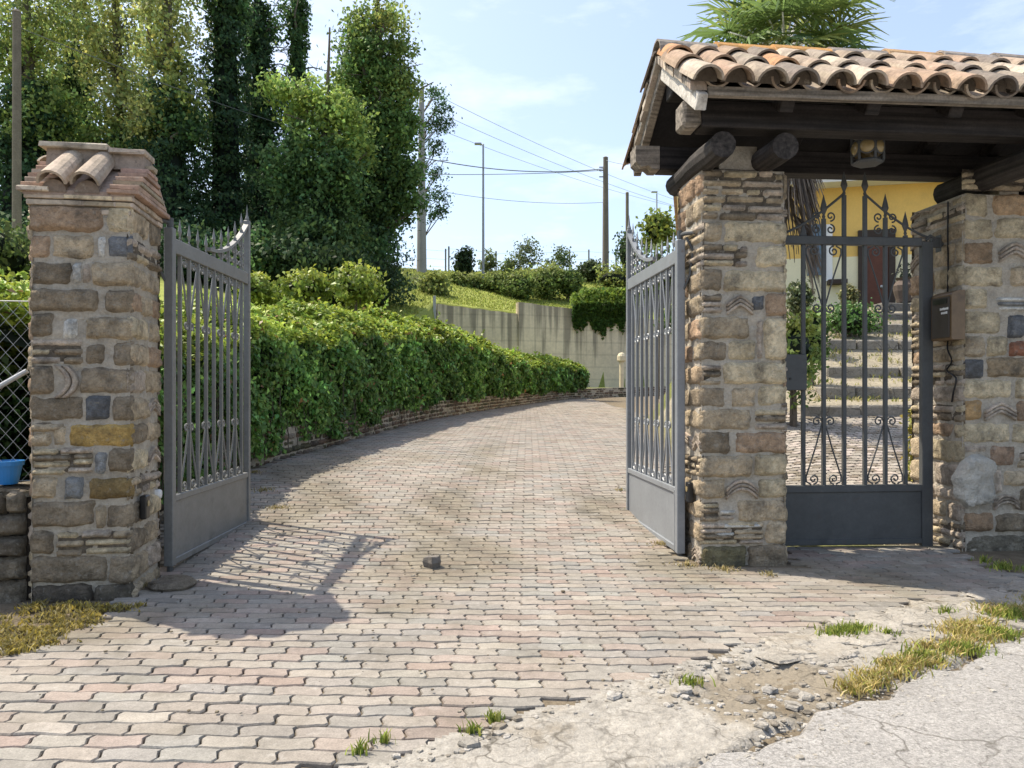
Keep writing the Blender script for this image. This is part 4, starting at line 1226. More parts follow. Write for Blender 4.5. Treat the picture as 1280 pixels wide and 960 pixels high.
# ------------------------------------------------------------------ letterbox on the wall's left face, with its cable
lb = thing('letterbox', 'brown metal letterbox with white name strips on the wall beside the pedestrian gate', 'letterbox', PW, R5)
zb0, zb1 = CAMZ + (HY - 425) / FPX * 5.2, CAMZ + (HY - 366) / FPX * 5.2
BX0, BX1, BY0, BY1 = -.108, -.012, -.045, .17
def prism(mb, prof, y0, y1, col=(1, 1, 1)):
    m = len(prof); vs = [(x, y0, z) for (x, z) in prof] + [(x, y1, z) for (x, z) in prof]
    mb.add(vs, [list(range(m)), list(range(2 * m - 1, m - 1, -1))] + [[k, k + m, (k + 1) % m + m, (k + 1) % m] for k in range(m)], col)
mb = MB(); prism(mb, [(BX0 + .008, zb0), (BX1, zb0), (BX1, zb1 + .012), (BX0 + .05, zb1 + .012), (BX0 + .008, zb1 - .005), (BX0, zb1 - .02), (BX0, zb0 + .01)], BY0, BY1); mb.build('body', 'letterbox', lb)
mb = MB(); mb.box((BX0 - .008, BY0 + .015, zb0 + .015), (BX0 - .001, BY1 - .015, zb1 - .03), bev=.003); o = mb.build('front_plate', 'letterbox_front', lb)
mb = MB(); mb.box((BX0 - .012, BY0 + .035, zb1 - .075), (BX0 - .009, BY1 - .035, zb1 - .042)); mb.build('slot', 'black_plastic', o)
mb = MB()
for (ya, yb, z) in ((BY0 + .022, BY0 + .10, zb1 - .118), (BY0 + .032, BY0 + .085, zb1 - .145)):
    y = ya
    while y < yb:
        w = random.uniform(.006, .012); mb.box((BX0 - .0115, y, z + random.uniform(-.001, .001)), (BX0 - .0085, y + w, z + random.uniform(.013, .017))); y += w + .0025
mb.build('name_strip', 'white_plastic', lb)
mb = MB(); cab = [(-.02, .12, 2.42), (-.022, .12, 2.2), (-.02, .118, 1.95), (-.022, .12, 1.8), (-.02, .12, zb1)]
mb.tube([PW + Matrix.Rotation(R5, 3, 'Z') @ Vector(p) for p in cab], .006, 6)
tag(mb.build('cable', 'black_plastic'), 'black cable hanging down the wall to the top of the letterbox', 'cable')
mb = MB(); cab = [(-.02, .12, zb0 + .01), (-.03, .11, zb0 - .06), (-.02, .08, zb0 - .14), (-.028, .12, zb0 - .2), (-.022, .06, zb0 - .24), (-.03, .02, zb0 - .27), (-.03, .05, zb0 - .36), (-.02, .08, zb0 - .42)]
mb.tube([PW + Matrix.Rotation(R5, 3, 'Z') @ Vector(p) for p in catmull(cab, 5)], .006, 6)
tag(mb.build('cable', 'black_plastic'), 'loose black cable dangling in loops below the letterbox', 'cable')

# ------------------------------------------------------------------ gate sensors, stop, stones at the pillar's foot
def sensor(label, org, rz, x, y, z, nx):
    s = thing('gate_sensor', label, 'sensor', org + Matrix.Rotation(rz, 3, 'Z') @ Vector((x, y, z)), rz)
    mb = MB(); mb.box((0 if nx > 0 else -.035, -.035, -.065), (.035 if nx > 0 else 0, .035, .065), bev=.006); mb.build('housing', 'black_plastic', s)
    mb = MB(); q = .036 * nx
    mb.lathe([(.018, 0), (.018, .003), (.004, .004)], 12, M=Matrix.Translation((q, 0, .02)) @ Matrix.Rotation(PI / 2 * nx, 4, 'Y')); mb.build('lens', 'glass', s)
sensor('black gate sensor box on the left pillar beside the gate hinge', OL, R9, WL + .016, .14, .47, 1)
sensor('black gate sensor box on the canopy pillar beside the right leaf', P0, R5, -.018, .13, .46, -1)
mb = MB(); c = OL + Matrix.Rotation(R9, 3, 'Z') @ Vector((WL - .03, .46, .50))
ax = Matrix.Rotation(R9, 3, 'Z') @ Vector((1, 0, 0))
Mx = Matrix.Translation(c) @ ax.to_track_quat('Z', 'Y').to_matrix().to_4x4()
mb.lathe([(.028, 0), (.028, .05), (.024, .06), (.012, .062)], 18, M=Mx); tag(mb.build('warning_light', 'white_plastic'), 'white round fitting on the left pillar behind the gate hinge', 'fitting')
gs = MB(); Y = 4.76; X = (540 - CX) / FPX * Y; zz = h1(X, Y) + .03
rock(gs, (X, Y, zz), .055, (.15, .135, .118), 1.2, 9)
o = gs.build('gate_stop', 'stop_block'); tag(o, 'small dark gate stop standing in the middle of the paving', 'gate stop')
gs = MB(); rock(gs, (-1.90, 4.30, .015), .13, (.19, .16, .12), .42, 10); tag(gs.build('stone_block', 'stone'), 'flat dark stone lying at the left pillar under the gate hinge', 'stone')

# ------------------------------------------------------------------ dry-stone wall, chain-link fence and pot at far left
dw = thing('dry_stone_wall', 'low dark dry-stone wall running left from the left pillar', 'wall', (-2.525, 4.02, 0), R9)
mb = MB(); core = MB(); core_box(core, (-3.2, .06, -.15), (-.02, .34, .54), col=(.05, .042, .034)); core.build('earth_core', 'soil', dw)
fr = mk_frame((-3.2, .04, 0), (1, 0, 0), (0, -1, 0))
for (z0, z1) in ((-.05, .11), (.12, .235), (.245, .345), (.355, .46), (.47, .585)):
    u = random.uniform(-.2, 0)
    while u < 3.12:
        L = random.uniform(.16, .34); 
        if u + L > 3.1: L = 3.17 - u
        stone(mb, fr, max(u, 0) + .008, z0, u + L - .012, z1 - .004, random.uniform(.03, .07), random.choice([D_, (.17, .145, .11), (.23, .195, .145), (.15, .14, .115)]), 0.9, .12); u += L
for k in range(14):
    x = -3.1 + k * .235; mb.box((x, .02, .545), (x + .225, .36, .60 + random.uniform(-.01, .012)), vcol((.27, .235, .18), 1)[0], bev=.015, jit=.008)
mb.build('stonework', 'stone', dw, smooth=True)

cf = thing('chain_link_fence', 'chain-link fence on the low wall left of the left pillar', 'fence', (-2.62, 4.20, .60), R9)
mb = MB(); Wd, Hf = 3.0, 1.0; st = .075
k = -Hf
while k < Wd:
    for s in (0, 1):
        a0, a1 = max(k, 0), min(k + Hf * .85, Wd)
        if a1 <= a0: continue
        za, zb = (a0 - k) / .85, (a1 - k) / .85
        if s: za, zb = Hf - za, Hf - zb
        mb.tube([(-a0, .004 * s, za), (-a1, .004 * s, zb)], .0011, 4, cap=False)
    k += st
mb.build('wire_mesh', 'galv', cf)
mb = MB(); mb.tube([(.0, 0, Hf), (-Wd, 0, Hf)], .003, 5); mb.tube([(.0, 0, .02), (-Wd, 0, .02)], .003, 5); mb.build('line_wire', 'galv', cf)
for x in (-.9, -2.6):
    mb = MB(); mb.tube([(x, .03, -.2), (x, .03, Hf + .05)], .022, 10); mb.build('post', 'galv', cf)
mb = MB(); mb.tube([(-.02, -.02, .62), (-.88, .02, .10)], .014, 8); mb.build('brace', 'galv', cf)

pt = thing('flower_pot', 'blue plastic flower pot on the low wall', 'flower pot', at(9, 607, 4.16))
mb = MB(); mb.lathe([(.052, 0), (.072, .10), (.080, .10), (.082, .125), (.074, .126), (.066, .10), (.06, .09)], 24); mb.build('pot', 'blue_plastic', pt, smooth=False)
mb = MB(); mb.lathe([(.067, .085), (.03, .098), (.004, .10)], 18); mb.build('potting_soil', 'rubber', pt)
pt.location.z = .607
# ------------------------------------------------------------------ hedge over its low brick wall
def arc_table(line):
    s = np.concatenate([[0], np.cumsum(np.hypot(*np.diff(line, axis=0).T))]); return s
S_H = arc_table(HEDGE)
def hedge_pt(s):
    x = np.interp(s, S_H, HEDGE[:, 0]); y = np.interp(s, S_H, HEDGE[:, 1])
    e = .05
    tx = np.interp(s + e, S_H, HEDGE[:, 0]) - np.interp(s - e, S_H, HEDGE[:, 0]); ty = np.interp(s + e, S_H, HEDGE[:, 1]) - np.interp(s - e, S_H, HEDGE[:, 1])
    l = np.hypot(tx, ty); return x, y, -ty / l, tx / l         # left normal
TOPY = np.array([(4.7, 1.66), (6.5, 1.84), (8.3, 2.02), (10.7, 2.25), (14.8, 2.54), (18, 2.66), (20, 2.58), (22.5, 2.38), (25, 2.28), (29, 2.36), (31, 2.38), (40, 2.5)])
S_END = float(np.interp(30.6, HEDGE[:, 1], S_H))
def hedge():
    root = thing('hedge', 'long ivy-clad hedge beside the paved driveway, sunlit yellow-green on top', 'hedge', (0, 0, 0))
    n = 105000
    # more, smaller leaves near the gate
    s = S_END * rng.random(n) ** 1.55
    x, y, nx, ny = hedge_pt(s)
    ztop = np.interp(y, TOPY[:, 0], TOPY[:, 1]) + .06 * np.sin(s * 2.1) + .05 * np.sin(s * 5.3 + 1)
    zg = H(x - nx * .3, y - ny * .3)
    zb = zg + np.interp(y, [4, 8, 11, 14, 18, 31], [.02, .05, .12, .28, .32, .30]) + .07 * np.sin(s * 1.7) + .10 * np.abs(np.sin(s * 3.9)) * rng.random(n)
    size = np.interp(y, [5, 9, 15, 31], [.062, .075, .105, .15])
    top = rng.random(n) < .36
    P = np.empty((n, 3)); Nn = np.empty((n, 3))
    # front face, bulging and hanging over the driveway side
    v = rng.random(n); z = zb + (ztop - zb) * v
    bul = -.06 + .08 * np.sin(v * PI) - .15 * (v > .9) * (v - .9) * 10 + .06 * np.sin(s * 3.3 + z * 4) + .05 * np.sin(s * 7.7 - z * 6.1) + .035 * np.sin(s * 15 + z * 11)
    off = -(bul + .05) + rng.normal(0, .05, n) + np.abs(rng.normal(0, .03, n))
    z = zb + (ztop - .27 - zb) * v
    P[:, 0] = x + nx * off; P[:, 1] = y + ny * off; P[:, 2] = z
    Nn[:, 0] = -nx; Nn[:, 1] = -ny; Nn[:, 2] = .35
    # top and back
    w = rng.random(n) * 1.0 - .08
    zt = ztop - .30 * np.clip(1 - w / .75, 0, 1.1) ** 1.3 + rng.normal(0, .035, n) + .05 * np.sin(s * 9 + w * 7) + np.where(rng.random(n) < .025, rng.random(n) * .16, 0)
    P[top, 0] = (x + nx * (w - .0))[top]; P[top, 1] = (y + ny * w)[top]; P[top, 2] = zt[top]
    Nn[top] = [0, 0, 1]
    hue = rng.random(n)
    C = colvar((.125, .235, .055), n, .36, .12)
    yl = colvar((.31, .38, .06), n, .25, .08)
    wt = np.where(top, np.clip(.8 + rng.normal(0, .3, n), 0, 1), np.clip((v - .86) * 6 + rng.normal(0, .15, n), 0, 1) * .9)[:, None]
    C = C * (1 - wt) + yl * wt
    lite = (rng.random(n) < .05) & ~top
    C[lite] *= 2.2
    dead = rng.random(n) < .014
    C[dead] = colvar((.22, .13, .06), dead.sum(), .3)
    patch = np.sin(s * 1.3 + 2) + .8 * np.sin(s * 3.7 + P[:, 2] * 2.5) + .6 * np.sin(P[:, 2] * 5 - s * 2.2)
    C = C * np.exp(.16 * patch)[:, None]
    # stray shoots
    q = 420; k_ = rng.integers(0, n, q); L_ = rng.uniform(.10, .30, q); d_ = nrm(Nn[k_] * .8 + rng.normal(0, .6, (q, 3)) + [0, 0, .35])
    t_ = np.linspace(.1, 1, 9)[None, :]
    SP = (P[k_][:, None, :] + d_[:, None, :] * (t_ * L_[:, None])[..., None]).reshape(-1, 3) + rng.normal(0, .012, (q * 9, 3))
    P = np.vstack([P, SP]); Nn = np.vstack([Nn, rng.normal(size=(q * 9, 3))]); size = np.concatenate([size, np.repeat(size[k_] * .8, 9)]); C = np.vstack([C, np.repeat(C[k_], 9, 0) * 1.15])
    # opaque dark core, added inside the hedge to block light
    ss = np.linspace(0, S_END - .1, 90); V = []; F = []
    for i, q in enumerate(ss):
        hx, hy, ax, ay = [float(t[0]) for t in hedge_pt(np.array([q]))]
        zt_ = float(np.interp(hy, TOPY[:, 0], TOPY[:, 1])) - .10; zg_ = h1(hx - ax * .3, hy - ay * .3) + .12
        for (o, zz) in ((.06, zg_), (.03, zt_ - .36), (.30, zt_ - .2), (.8, zt_ - .02), (.95, zg_ + .2)): V.append((hx + ax * o, hy + ay * o, zz))
    for i in range(len(ss) - 1):
        for k in range(4): F.append([i * 5 + k, (i + 1) * 5 + k, (i + 1) * 5 + k + 1, i * 5 + k + 1])
    V = np.array(V); F = np.array(F)
    np_mesh('body', V, F, np.tile([[.014, .024, .009]], (len(V), 1)), 'core', root)
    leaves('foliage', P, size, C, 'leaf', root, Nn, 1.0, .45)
    # bare twigs and hanging stems
    mb = MB()
    for k in range(240):
        q = S_END * random.random() ** 1.5
        hx, hy, ax, ay = [float(t[0]) for t in hedge_pt(np.array([q]))]
        z0 = h1(hx - ax * .3, hy - ay * .3) + random.uniform(.05, .5); o = random.uniform(-.1, .02)
        pts = [(hx + ax * (o + random.gauss(0, .02)), hy + ay * o + random.gauss(0, .03), z0 + t * random.uniform(.1, .18)) for t in range(5)]
        mb.tube(pts, .005, 4, cap=False)
    tag(mb.build('twigs', 'bark', root), kind='stuff')
hedge()
def low_wall():
    root = thing('low_brick_wall', 'low weathered brick wall running under the long hedge', 'wall', (0, 0, 0))
    global CELL
    send = float(np.interp(35.0, HEDGE[:, 1], S_H)); mb = MB(); core = MB()
    def frame(s):
        a = [float(t[0]) for t in hedge_pt(np.array([s]))]
        U = Vector((a[3], -a[2], 0)); N = Vector((-a[2], -a[3], 0))
        return a, mk_frame((a[0], a[1], 0), U, N), h1(a[0] - a[2] * .3, a[1] - a[3] * .3)
    ss = np.arange(.6, send, .5); vs = []
    for s in ss:
        a, fr, zg = frame(s); hh = .36 if a[1] < 29 else .40
        vs += [fr(0, zg - .1, 0), fr(0, zg + hh, 0), fr(0, zg + hh, -.28), fr(0, zg - .1, -.28)]
    n = len(ss)
    core.add(vs, [[i * 4 + k, (i + 1) * 4 + k, (i + 1) * 4 + (k + 1) % 4, i * 4 + (k + 1) % 4] for i in range(n - 1) for k in range(4)])
    CELL = .035
    for r in range(5):
        s = .6 + random.random() * .1
        while s < send - .3:
            far = s > 12
            l = random.uniform(.13, .30) if not far else random.uniform(.2, .4)
            a, fr, zg = frame(s + l / 2); hh = .36 if a[1] < 29 else .40; hc = hh / 4.6
            if random.random() < .93:
                z = zg + r * hc - .03
                stone(mb, fr, -l / 2 + .004, z + random.uniform(.002, .012), l / 2 - .006, z + hc * random.uniform(.82, 1.04), random.uniform(.004, .04), random.choice([(.19, .13, .095), (.16, .115, .09), (.22, .155, .115), (.13, .105, .085), (.25, .215, .175), (.10, .095, .06)]), 1.1, .25)
            s += l
    CELL = .018
    core.build('mortar_core', 'mortar', root); mb.build('brickwork', 'stone', root, smooth=True)
low_wall()

# ------------------------------------------------------------------ concrete retaining wall across the end of the driveway
rw = thing('retaining_wall', 'stained concrete retaining wall stepping down below the lawn', 'wall', (0, 0, 0))
def wall_run(name, p, q, z0a, z0b, z1a, z1b, th, mat, parent, seg=14):
    p, q = Vector((*p, 0)), Vector((*q, 0)); U = (q - p); N = Vector((-U.y, U.x, 0)).normalized(); mb = MB()
    vs = []
    for i in range(seg + 1):
        t = i / seg; c = p + U * t
        zb, zt = z0a + (z0b - z0a) * t, z1a + (z1b - z1a) * t + .015 * math.sin(i * 1.9)
        for (o, z) in ((0, zb), (0, zt), (th, zt), (th, zb)): vs.append(c + N * o + Vector((0, 0, z)))
    fs = [[i * 4 + k, (i + 1) * 4 + k, (i + 1) * 4 + (k + 1) % 4, i * 4 + (k + 1) % 4] for i in range(seg) for k in range(4)]
    fs += [[0, 1, 2, 3], [seg * 4 + 3, seg * 4 + 2, seg * 4 + 1, seg * 4]]
    mb.add(vs, fs); return mb.build(name, mat, parent)
wall_run('wall_section', (-3.32, 33.8), (.33, 34.3), .8, .9, 5.02, 4.62, .3, 'wall_concrete', rw)
wall_run('wall_section', (.30, 34.16), (7.6, 37.0), .8, .9, 5.14, 4.55, .34, 'wall_concrete', rw)
wall_run('wall_section', (7.6, 37.0), (16, 39.2), .8, .9, 4.55, 4.3, .34, 'wall_concrete', rw)
mb = MB(); beam(mb, (-3.4, 33.7, 3.0), (-3.4, 33.7, 5.35), .12, .12)
tag(mb.build('fence_post', 'galv'), 'grey square post at the left end of the concrete retaining wall', 'post')

# ------------------------------------------------------------------ shrubs
def shrub(name, label, cat, c, r, col, leaf, nclump, nleaf, group=None, clr=.22, mat='leaf_far', core=True, shell=.55, top=None, stem=True):
    root = thing(name, label, cat, (c[0], c[1], min(c[2] - r[2], h1(c[0], c[1]))), 0, group)
    o = Vector(root.location)
    cl = (c[0] - o.x, c[1] - o.y, c[2] - o.z)
    P, out, ci = blob_points(cl, r, nclump, nleaf, clr * min(r), shell)
    C = colvar(col, len(P), .25, .10)
    cv = np.exp(rng.normal(0, .18, nclump))[ci][:, None]; C = C * cv
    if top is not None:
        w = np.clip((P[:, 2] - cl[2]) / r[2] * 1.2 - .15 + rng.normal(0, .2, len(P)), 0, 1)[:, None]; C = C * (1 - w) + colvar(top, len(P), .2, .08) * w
    leaves('foliage', P, np.full(len(P), leaf), C, mat, root, out, 1.2, .25, core=ellipsoid_core(cl, r, k=.6) if core else None)
    if stem:
        mb = MB(); zb = h1(c[0], c[1]) - o.z
        for k in range(3):
            a = random.random() * 6; mb.tube([(cl[0] + .05 * math.cos(a), cl[1] + .05 * math.sin(a), zb - .05), (cl[0] + .2 * r[0] * math.cos(a), cl[1] + .2 * r[1] * math.sin(a), cl[2] - r[2] * .3)], [.03, .015], 5)
        mb.build('stem', 'bark', root)
    return root
def pxs(x0, y0, x1, y1, Y, dy=None):
    """centre and radii of a shrub spanning pixel box at depth Y"""
    a, b = at(x0, y1, Y), at(x1, y0, Y)
    return ((a.x + b.x) / 2, Y, (a.z + b.z) / 2), ((b.x - a.x) / 2, dy or (b.x - a.x) / 2, (b.z - a.z) / 2)
YG, MG, DG = (.24, .28, .045), (.095, .145, .035), (.030, .062, .020)
# behind the fence at the left
c, r = pxs(-130, 362, 42, 640, 5.1, .5)
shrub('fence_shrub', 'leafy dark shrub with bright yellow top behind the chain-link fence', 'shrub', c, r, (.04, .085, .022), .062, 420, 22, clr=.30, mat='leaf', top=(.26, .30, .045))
c, r = pxs(-60, 268, 34, 365, 13, 1.4)
shrub('bank_shrub', 'pale grey-green shrub on the bank behind the thin wooden pole', 'shrub', c, r, (.10, .14, .045), .13, 120, 18)
# yellow-green row above the hedge
for (x0, y0, x1, y1, lab) in ((296, 343, 346, 384, 'yellow-green shrub just right of the left gate leaf above the hedge'), (352, 340, 412, 384, 'middle yellow-green shrub in the row above the hedge'), (418, 331, 472, 384, 'tallest yellow-green shrub in the row above the hedge, with a sprig on top')):
    c, r = pxs(x0, y0, x1, y1, 17, .9)
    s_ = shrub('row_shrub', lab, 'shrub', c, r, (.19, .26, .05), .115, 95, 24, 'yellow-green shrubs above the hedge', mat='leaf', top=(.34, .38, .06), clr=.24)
    if x0 == 414:
        P = np.array([[c[0] - .22 + random.gauss(0, .03), c[1] + random.gauss(0, .03), c[2] + r[2] + random.uniform(-.1, .28)] for _ in range(60)]) - np.array(s_.location)[None]
        leaves('sprig', P, np.full(60, .09), colvar((.27, .30, .05), 60), 'leaf', s_)
# bushes along the fence at the top of the lawn
bush = [(474, 338, 512, 378, 38, 'pale', (.22, .27, .08)), (505, 345, 545, 378, 40, 'low', (.16, .20, .08)), (524, 340, 560, 380, 37, 'pale', (.21, .26, .08)), (556, 340, 582, 376, 42, 'mid', (.17, .23, .06)), (569, 308, 590, 352, 46, 'dark', (.045, .075, .03)), (578, 342, 606, 374, 42, 'dense', (.12, .175, .05)),
        (598, 310, 622, 348, 47, 'airy', (.16, .20, .08)), (602, 340, 634, 374, 42, 'mid', (.19, .25, .07)), (622, 318, 650, 352, 46, 'airy', (.16, .21, .07)), (630, 336, 668, 376, 41, 'dense', (.14, .20, .055)), (640, 296, 678, 345, 46, 'tall', (.12, .155, .07)), (664, 330, 704, 372, 42, 'dense', (.15, .21, .06)),
        (682, 306, 716, 348, 46, 'tall', (.12, .165, .065)), (698, 340, 726, 370, 42, 'low', (.12, .175, .05)), (722, 326, 754, 352, 48, 'dark', (.06, .085, .035))]
bl = ['pale shrub left of the concrete utility pole', 'low dull shrub just behind the concrete pole foot', 'pale rounded shrub right of the concrete pole foot', 'mid-green shrub between concrete pole and street lamp, in front', 'dark narrow young tree between concrete pole and street lamp', 'dense shrub at the street lamp foot, to its left', 'airy sapling directly left of the street lamp foot', 'bright shrub directly in front of the street lamp', 'airy sapling right of the street lamp', 'dense shrub in the middle of the lawn edge', 'tallest sapling at the lawn edge, with loose branches', 'broad dense shrub on the lawn edge below the tall saplings', 'second tall sapling near the wooden pole', 'low shrub at the right end of the lawn edge row', 'dark distant shrub left of the wooden pole']
for (b, lab) in zip(bush, bl):
    c, r = pxs(*b[:5])
    airy = b[5] in ('airy', 'tall')
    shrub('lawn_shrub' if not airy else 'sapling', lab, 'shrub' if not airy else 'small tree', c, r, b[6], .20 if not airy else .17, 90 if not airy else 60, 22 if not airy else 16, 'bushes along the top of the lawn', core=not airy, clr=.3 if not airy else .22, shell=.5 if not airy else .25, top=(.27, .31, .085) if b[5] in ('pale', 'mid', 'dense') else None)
# ivy tumbling over the retaining wall
root = thing('ivy_clump', 'bright ivy clump tumbling over the concrete retaining wall', 'ivy', (0, 0, 0))
n = 9000
u = rng.random(n); px = 716 + u * 76; Yw = 35.2 + u * 1.2
low = 384 + 24 * np.sin(u * PI * .8 + .35) + 5 * np.sin(u * 17) + 4 * np.sin(u * 41) + rng.normal(0, 4, n)
py = 360 + (low - 360) * rng.random(n) + 6 * (u < .15)
P = np.stack([(px - CX) / FPX * (Yw - .2), Yw - .12 - .5 * np.sin(np.clip((py - 355) / 40, 0, 1) * PI) * rng.random(n) - .1 * rng.random(n), CAMZ + (HY - py) / FPX * (Yw - .3)], 1)
up = py < 378
P[up, 1] += rng.random(up.sum()) * 1.6; P[up, 2] += .02
C = colvar((.07, .13, .025), n, .3); C[py < 380] = colvar((.17, .25, .035), (py < 380).sum(), .25)
leaves('foliage', P, np.full(n, .2), C, 'leaf_far', root, np.tile([[-.1, -.7, .6]], (n, 1)), 1.0, .5)
for (bx, lab, col) in (((770, 288, 800, 352, 44), 'dark tall shrub behind the tip of the right gate leaf', (.05, .085, .03)), ((802, 262, 842, 312, 30), 'bright yellow-green small tree beside the house corner', (.20, .25, .05)), ((740, 330, 800, 372, 43), 'grassy bright shrub above the retaining wall ivy', (.2, .24, .06)), ((795, 300, 850, 400, 26), 'green shrub seen through the bars of the right gate leaf', (.11, .16, .04))):
    c, r = pxs(*bx); shrub('garden_shrub', lab, 'shrub', c, r, col, .2, 70, 18, clr=.28)
for (x, y, z, rx, rz_, lab, col) in ((3.6, 15.2, 2.6, .6, .5, 'low dark shrub on the bank beyond the canopy pillar', (.06, .11, .03)),):
    shrub('bank_shrub', lab, 'shrub', (x, y, z), (rx, rx, rz_), col, .12, 60, 16)
bol = thing('bollard', 'pale rounded bollard at the foot of the retaining wall, by the driveway end', 'bollard', (*at(777, 480, 33.5).xy, h1(at(777, 480, 33.5).x, 33.5)))
mb = MB(); mb.lathe([(.10, -.2), (.10, 1.15)], 12); mb.build('post', 'wall_concrete', bol)
mb = MB(); mb.lathe([(.16, 1.15), (.19, 1.2), (.19, 1.38), (.13, 1.5), (.02, 1.54)], 12); mb.build('cap', 'wall_concrete', bol)

# ------------------------------------------------------------------ trees
def tree(name, label, base, height, r0, lean=(0, 0), ivy=None, blobs=(), dead=0, limbs=5, leaf=.185, group='tall trees on the hill'):
    """ivy: list of (z0, z1, radius, colour); blobs: (cx, cy, cz, rx, ry, rz, n, col) relative to the base"""
    root = thing(name, label, 'tree', base, 0, group)
    mb = MB(); pts = []; rs = []
    ax = random.uniform(-.2, .2)
    def tp(t): return Vector((lean[0] * t + ax * math.sin(t * 5), lean[1] * t + .2 * math.sin(t * 4 + 1), -.4 + (height + .4) * t))
    for k in range(13):
        t = k / 12; pts.append(tp(t)); rs.append(max(.03, r0 * (1 - .85 * t)))
    mb.tube(pts, rs, 8)
    ends = [Vector(b[:3]) for b in blobs]
    for e in ends:
        t = min(.93, max(.2, (e.z - 1.2) / height)); p = tp(t)
        for q in range(3):
            ee = e + Vector((random.gauss(0, .4), random.gauss(0, .4), random.gauss(0, .4)))
            m_ = p.lerp(ee, .5) + Vector((random.gauss(0, .2), random.gauss(0, .2), .25)); mb.tube([p, m_, ee], [r0 * .32, r0 * .18, .02], 5)
    for k in range(dead):
        t = random.uniform(.35, .98); p = tp(t); a = random.random() * 6.28; L = random.uniform(.8, 2.2)
        e = p + Vector((math.cos(a) * L, math.sin(a) * L * .6, random.uniform(-.1, .8) * L)); m_ = p.lerp(e, .5) + Vector((0, 0, .15))
        mb.tube([p, m_, e], [.05, .03, .008], 4)
        for q in range(3):
            w = p.lerp(e, random.uniform(.4, .9)); mb.tube([w, w + Vector((random.gauss(0, .4), random.gauss(0, .3), random.uniform(.1, .6)))], [.018, .005], 3)
    mb.build('trunk', 'bark', root)
    if ivy:
        PP = []; NN = []; CC = []; CV = []; CF = []
        for (z0, z1, rad, col) in ivy:
            n = int(1700 * (z1 - z0) * max(.6, rad))
            z = rng.uniform(z0, z1, n); a = rng.random(n) * 2 * PI
            tt = (z + .4) / (height + .4)
            cx = lean[0] * tt + ax * np.sin(tt * 5); cy = lean[1] * tt + .2 * np.sin(tt * 4 + 1)
            taper = np.clip(1.15 - .55 * ((z - z0) / (z1 - z0)) ** 1.5, .3, 2)
            rr = rad * taper * (1 + .28 * np.sin(z * 1.7 + a * 2) + .26 * np.sin(z * 3.9 - a * 3) + .2 * np.sin(z * 8 + a)) * (.72 + .38 * rng.random(n) ** .6)
            far = rng.random(n) < .10; rr = np.where(far, rr * rng.uniform(1, 1.7, n), rr)
            PP.append(np.stack([cx + rr * np.cos(a), cy + rr * np.sin(a), z], 1)); NN.append(np.stack([np.cos(a), np.sin(a), np.full(n, .25)], 1)); CC.append(colvar(col, n, .28))
            nz = 14; b0 = sum(len(v) for v in CV); vv = []; ff = []  # dark tube core added under the ivy leaves to block light
            for i in range(nz + 1):
                zz = z0 + (z1 - z0) * i / nz; t_ = (zz + .4) / (height + .4); tp_ = tp(t_); tr = max(.3, 1.15 - .55 * (i / nz) ** 1.5) * rad * .62
                for k in range(8): vv.append((tp_.x + tr * math.cos(k * PI / 4), tp_.y + tr * math.sin(k * PI / 4), zz))
            for i in range(nz):
                for k in range(8): ff.append([b0 + i * 8 + k, b0 + i * 8 + (k + 1) % 8, b0 + (i + 1) * 8 + (k + 1) % 8, b0 + (i + 1) * 8 + k])
            CV.append(np.array(vv)); CF.append(np.array(ff))
        CV = np.vstack(CV); CF = np.vstack(CF)
        leaves('ivy', np.vstack(PP), np.full(sum(map(len, PP)), leaf * .85), np.vstack(CC), 'leaf_far', root, np.vstack(NN), 1., .6, core=(CV, CF, np.tile([[.012, .022, .012]], (len(CV), 1))))
    if blobs:
        PP = []; NN = []; CC = []
        for (bx, by, bz, rx, ry, rz_, nc, col) in blobs:
            P, out, ci = blob_points((bx, by, bz), (rx, ry, rz_), int(nc * 1.05), 34, .33, .25)
            P[:, 2] -= .12 * np.abs(P[:, 0] - bx) * rng.random(len(P))
            ns = max(4, nc // 4); sd = nrm(rng.normal(size=(ns, 3))); t = rng.random((ns, 30))       # drooping sprays that break the outline
            Ls = rng.uniform(.25, .75, ns) * (.5 + .5 * rx)
            st = np.array([bx, by, bz])[None] + sd * np.array([rx, ry, rz_])[None] * .85
            S = st[:, None, :] + sd[:, None, :] * (t * Ls[:, None])[..., None]
            S[..., 2] -= (t ** 1.6) * Ls[:, None] * rng.uniform(.2, 1.1, (ns, 1))
            S = S.reshape(-1, 3) + rng.normal(0, .10, (ns * 30, 3))
            P = np.vstack([P, S]); out = np.vstack([out, np.repeat(sd, 30, 0)]); ci = np.concatenate([ci, np.repeat(rng.integers(0, ci.max() + 1, ns), 30)])
            PP.append(P); NN.append(out); CC.append(colvar(col, len(P), .25) * np.exp(rng.normal(0, .22, ci.max() + 1))[ci][:, None])
        leaves('crown', np.vstack(PP), np.full(sum(map(len, PP)), leaf), np.vstack(CC), 'leaf_far', root, np.vstack(NN), 1.4, .35)
    return root
def T_at(px, Y): 
    x = (px - CX) / FPX * Y; return Vector((x, Y, h1(x, Y)))
def bb(base, x, y, rx, ry, n, col, dy=0, k=1.):
    """crown mass centred at a pixel of the photograph, at the tree's own depth"""
    Y = base.y + dy; c = at(x, y, Y) - base
    return (c.x, c.y, c.z, rx / FPX * Y, rx / FPX * Y * k, ry / FPX * Y, n, col)
LG1 = (.30, .36, .11); LG2 = (.22, .30, .085); YL = (.40, .43, .15); IV = (.058, .112, .048); IV2 = (.095, .175, .060); BG = (.26, .36, .09)
def zpx(base, y): return at(640, y, base.y).z - base.z
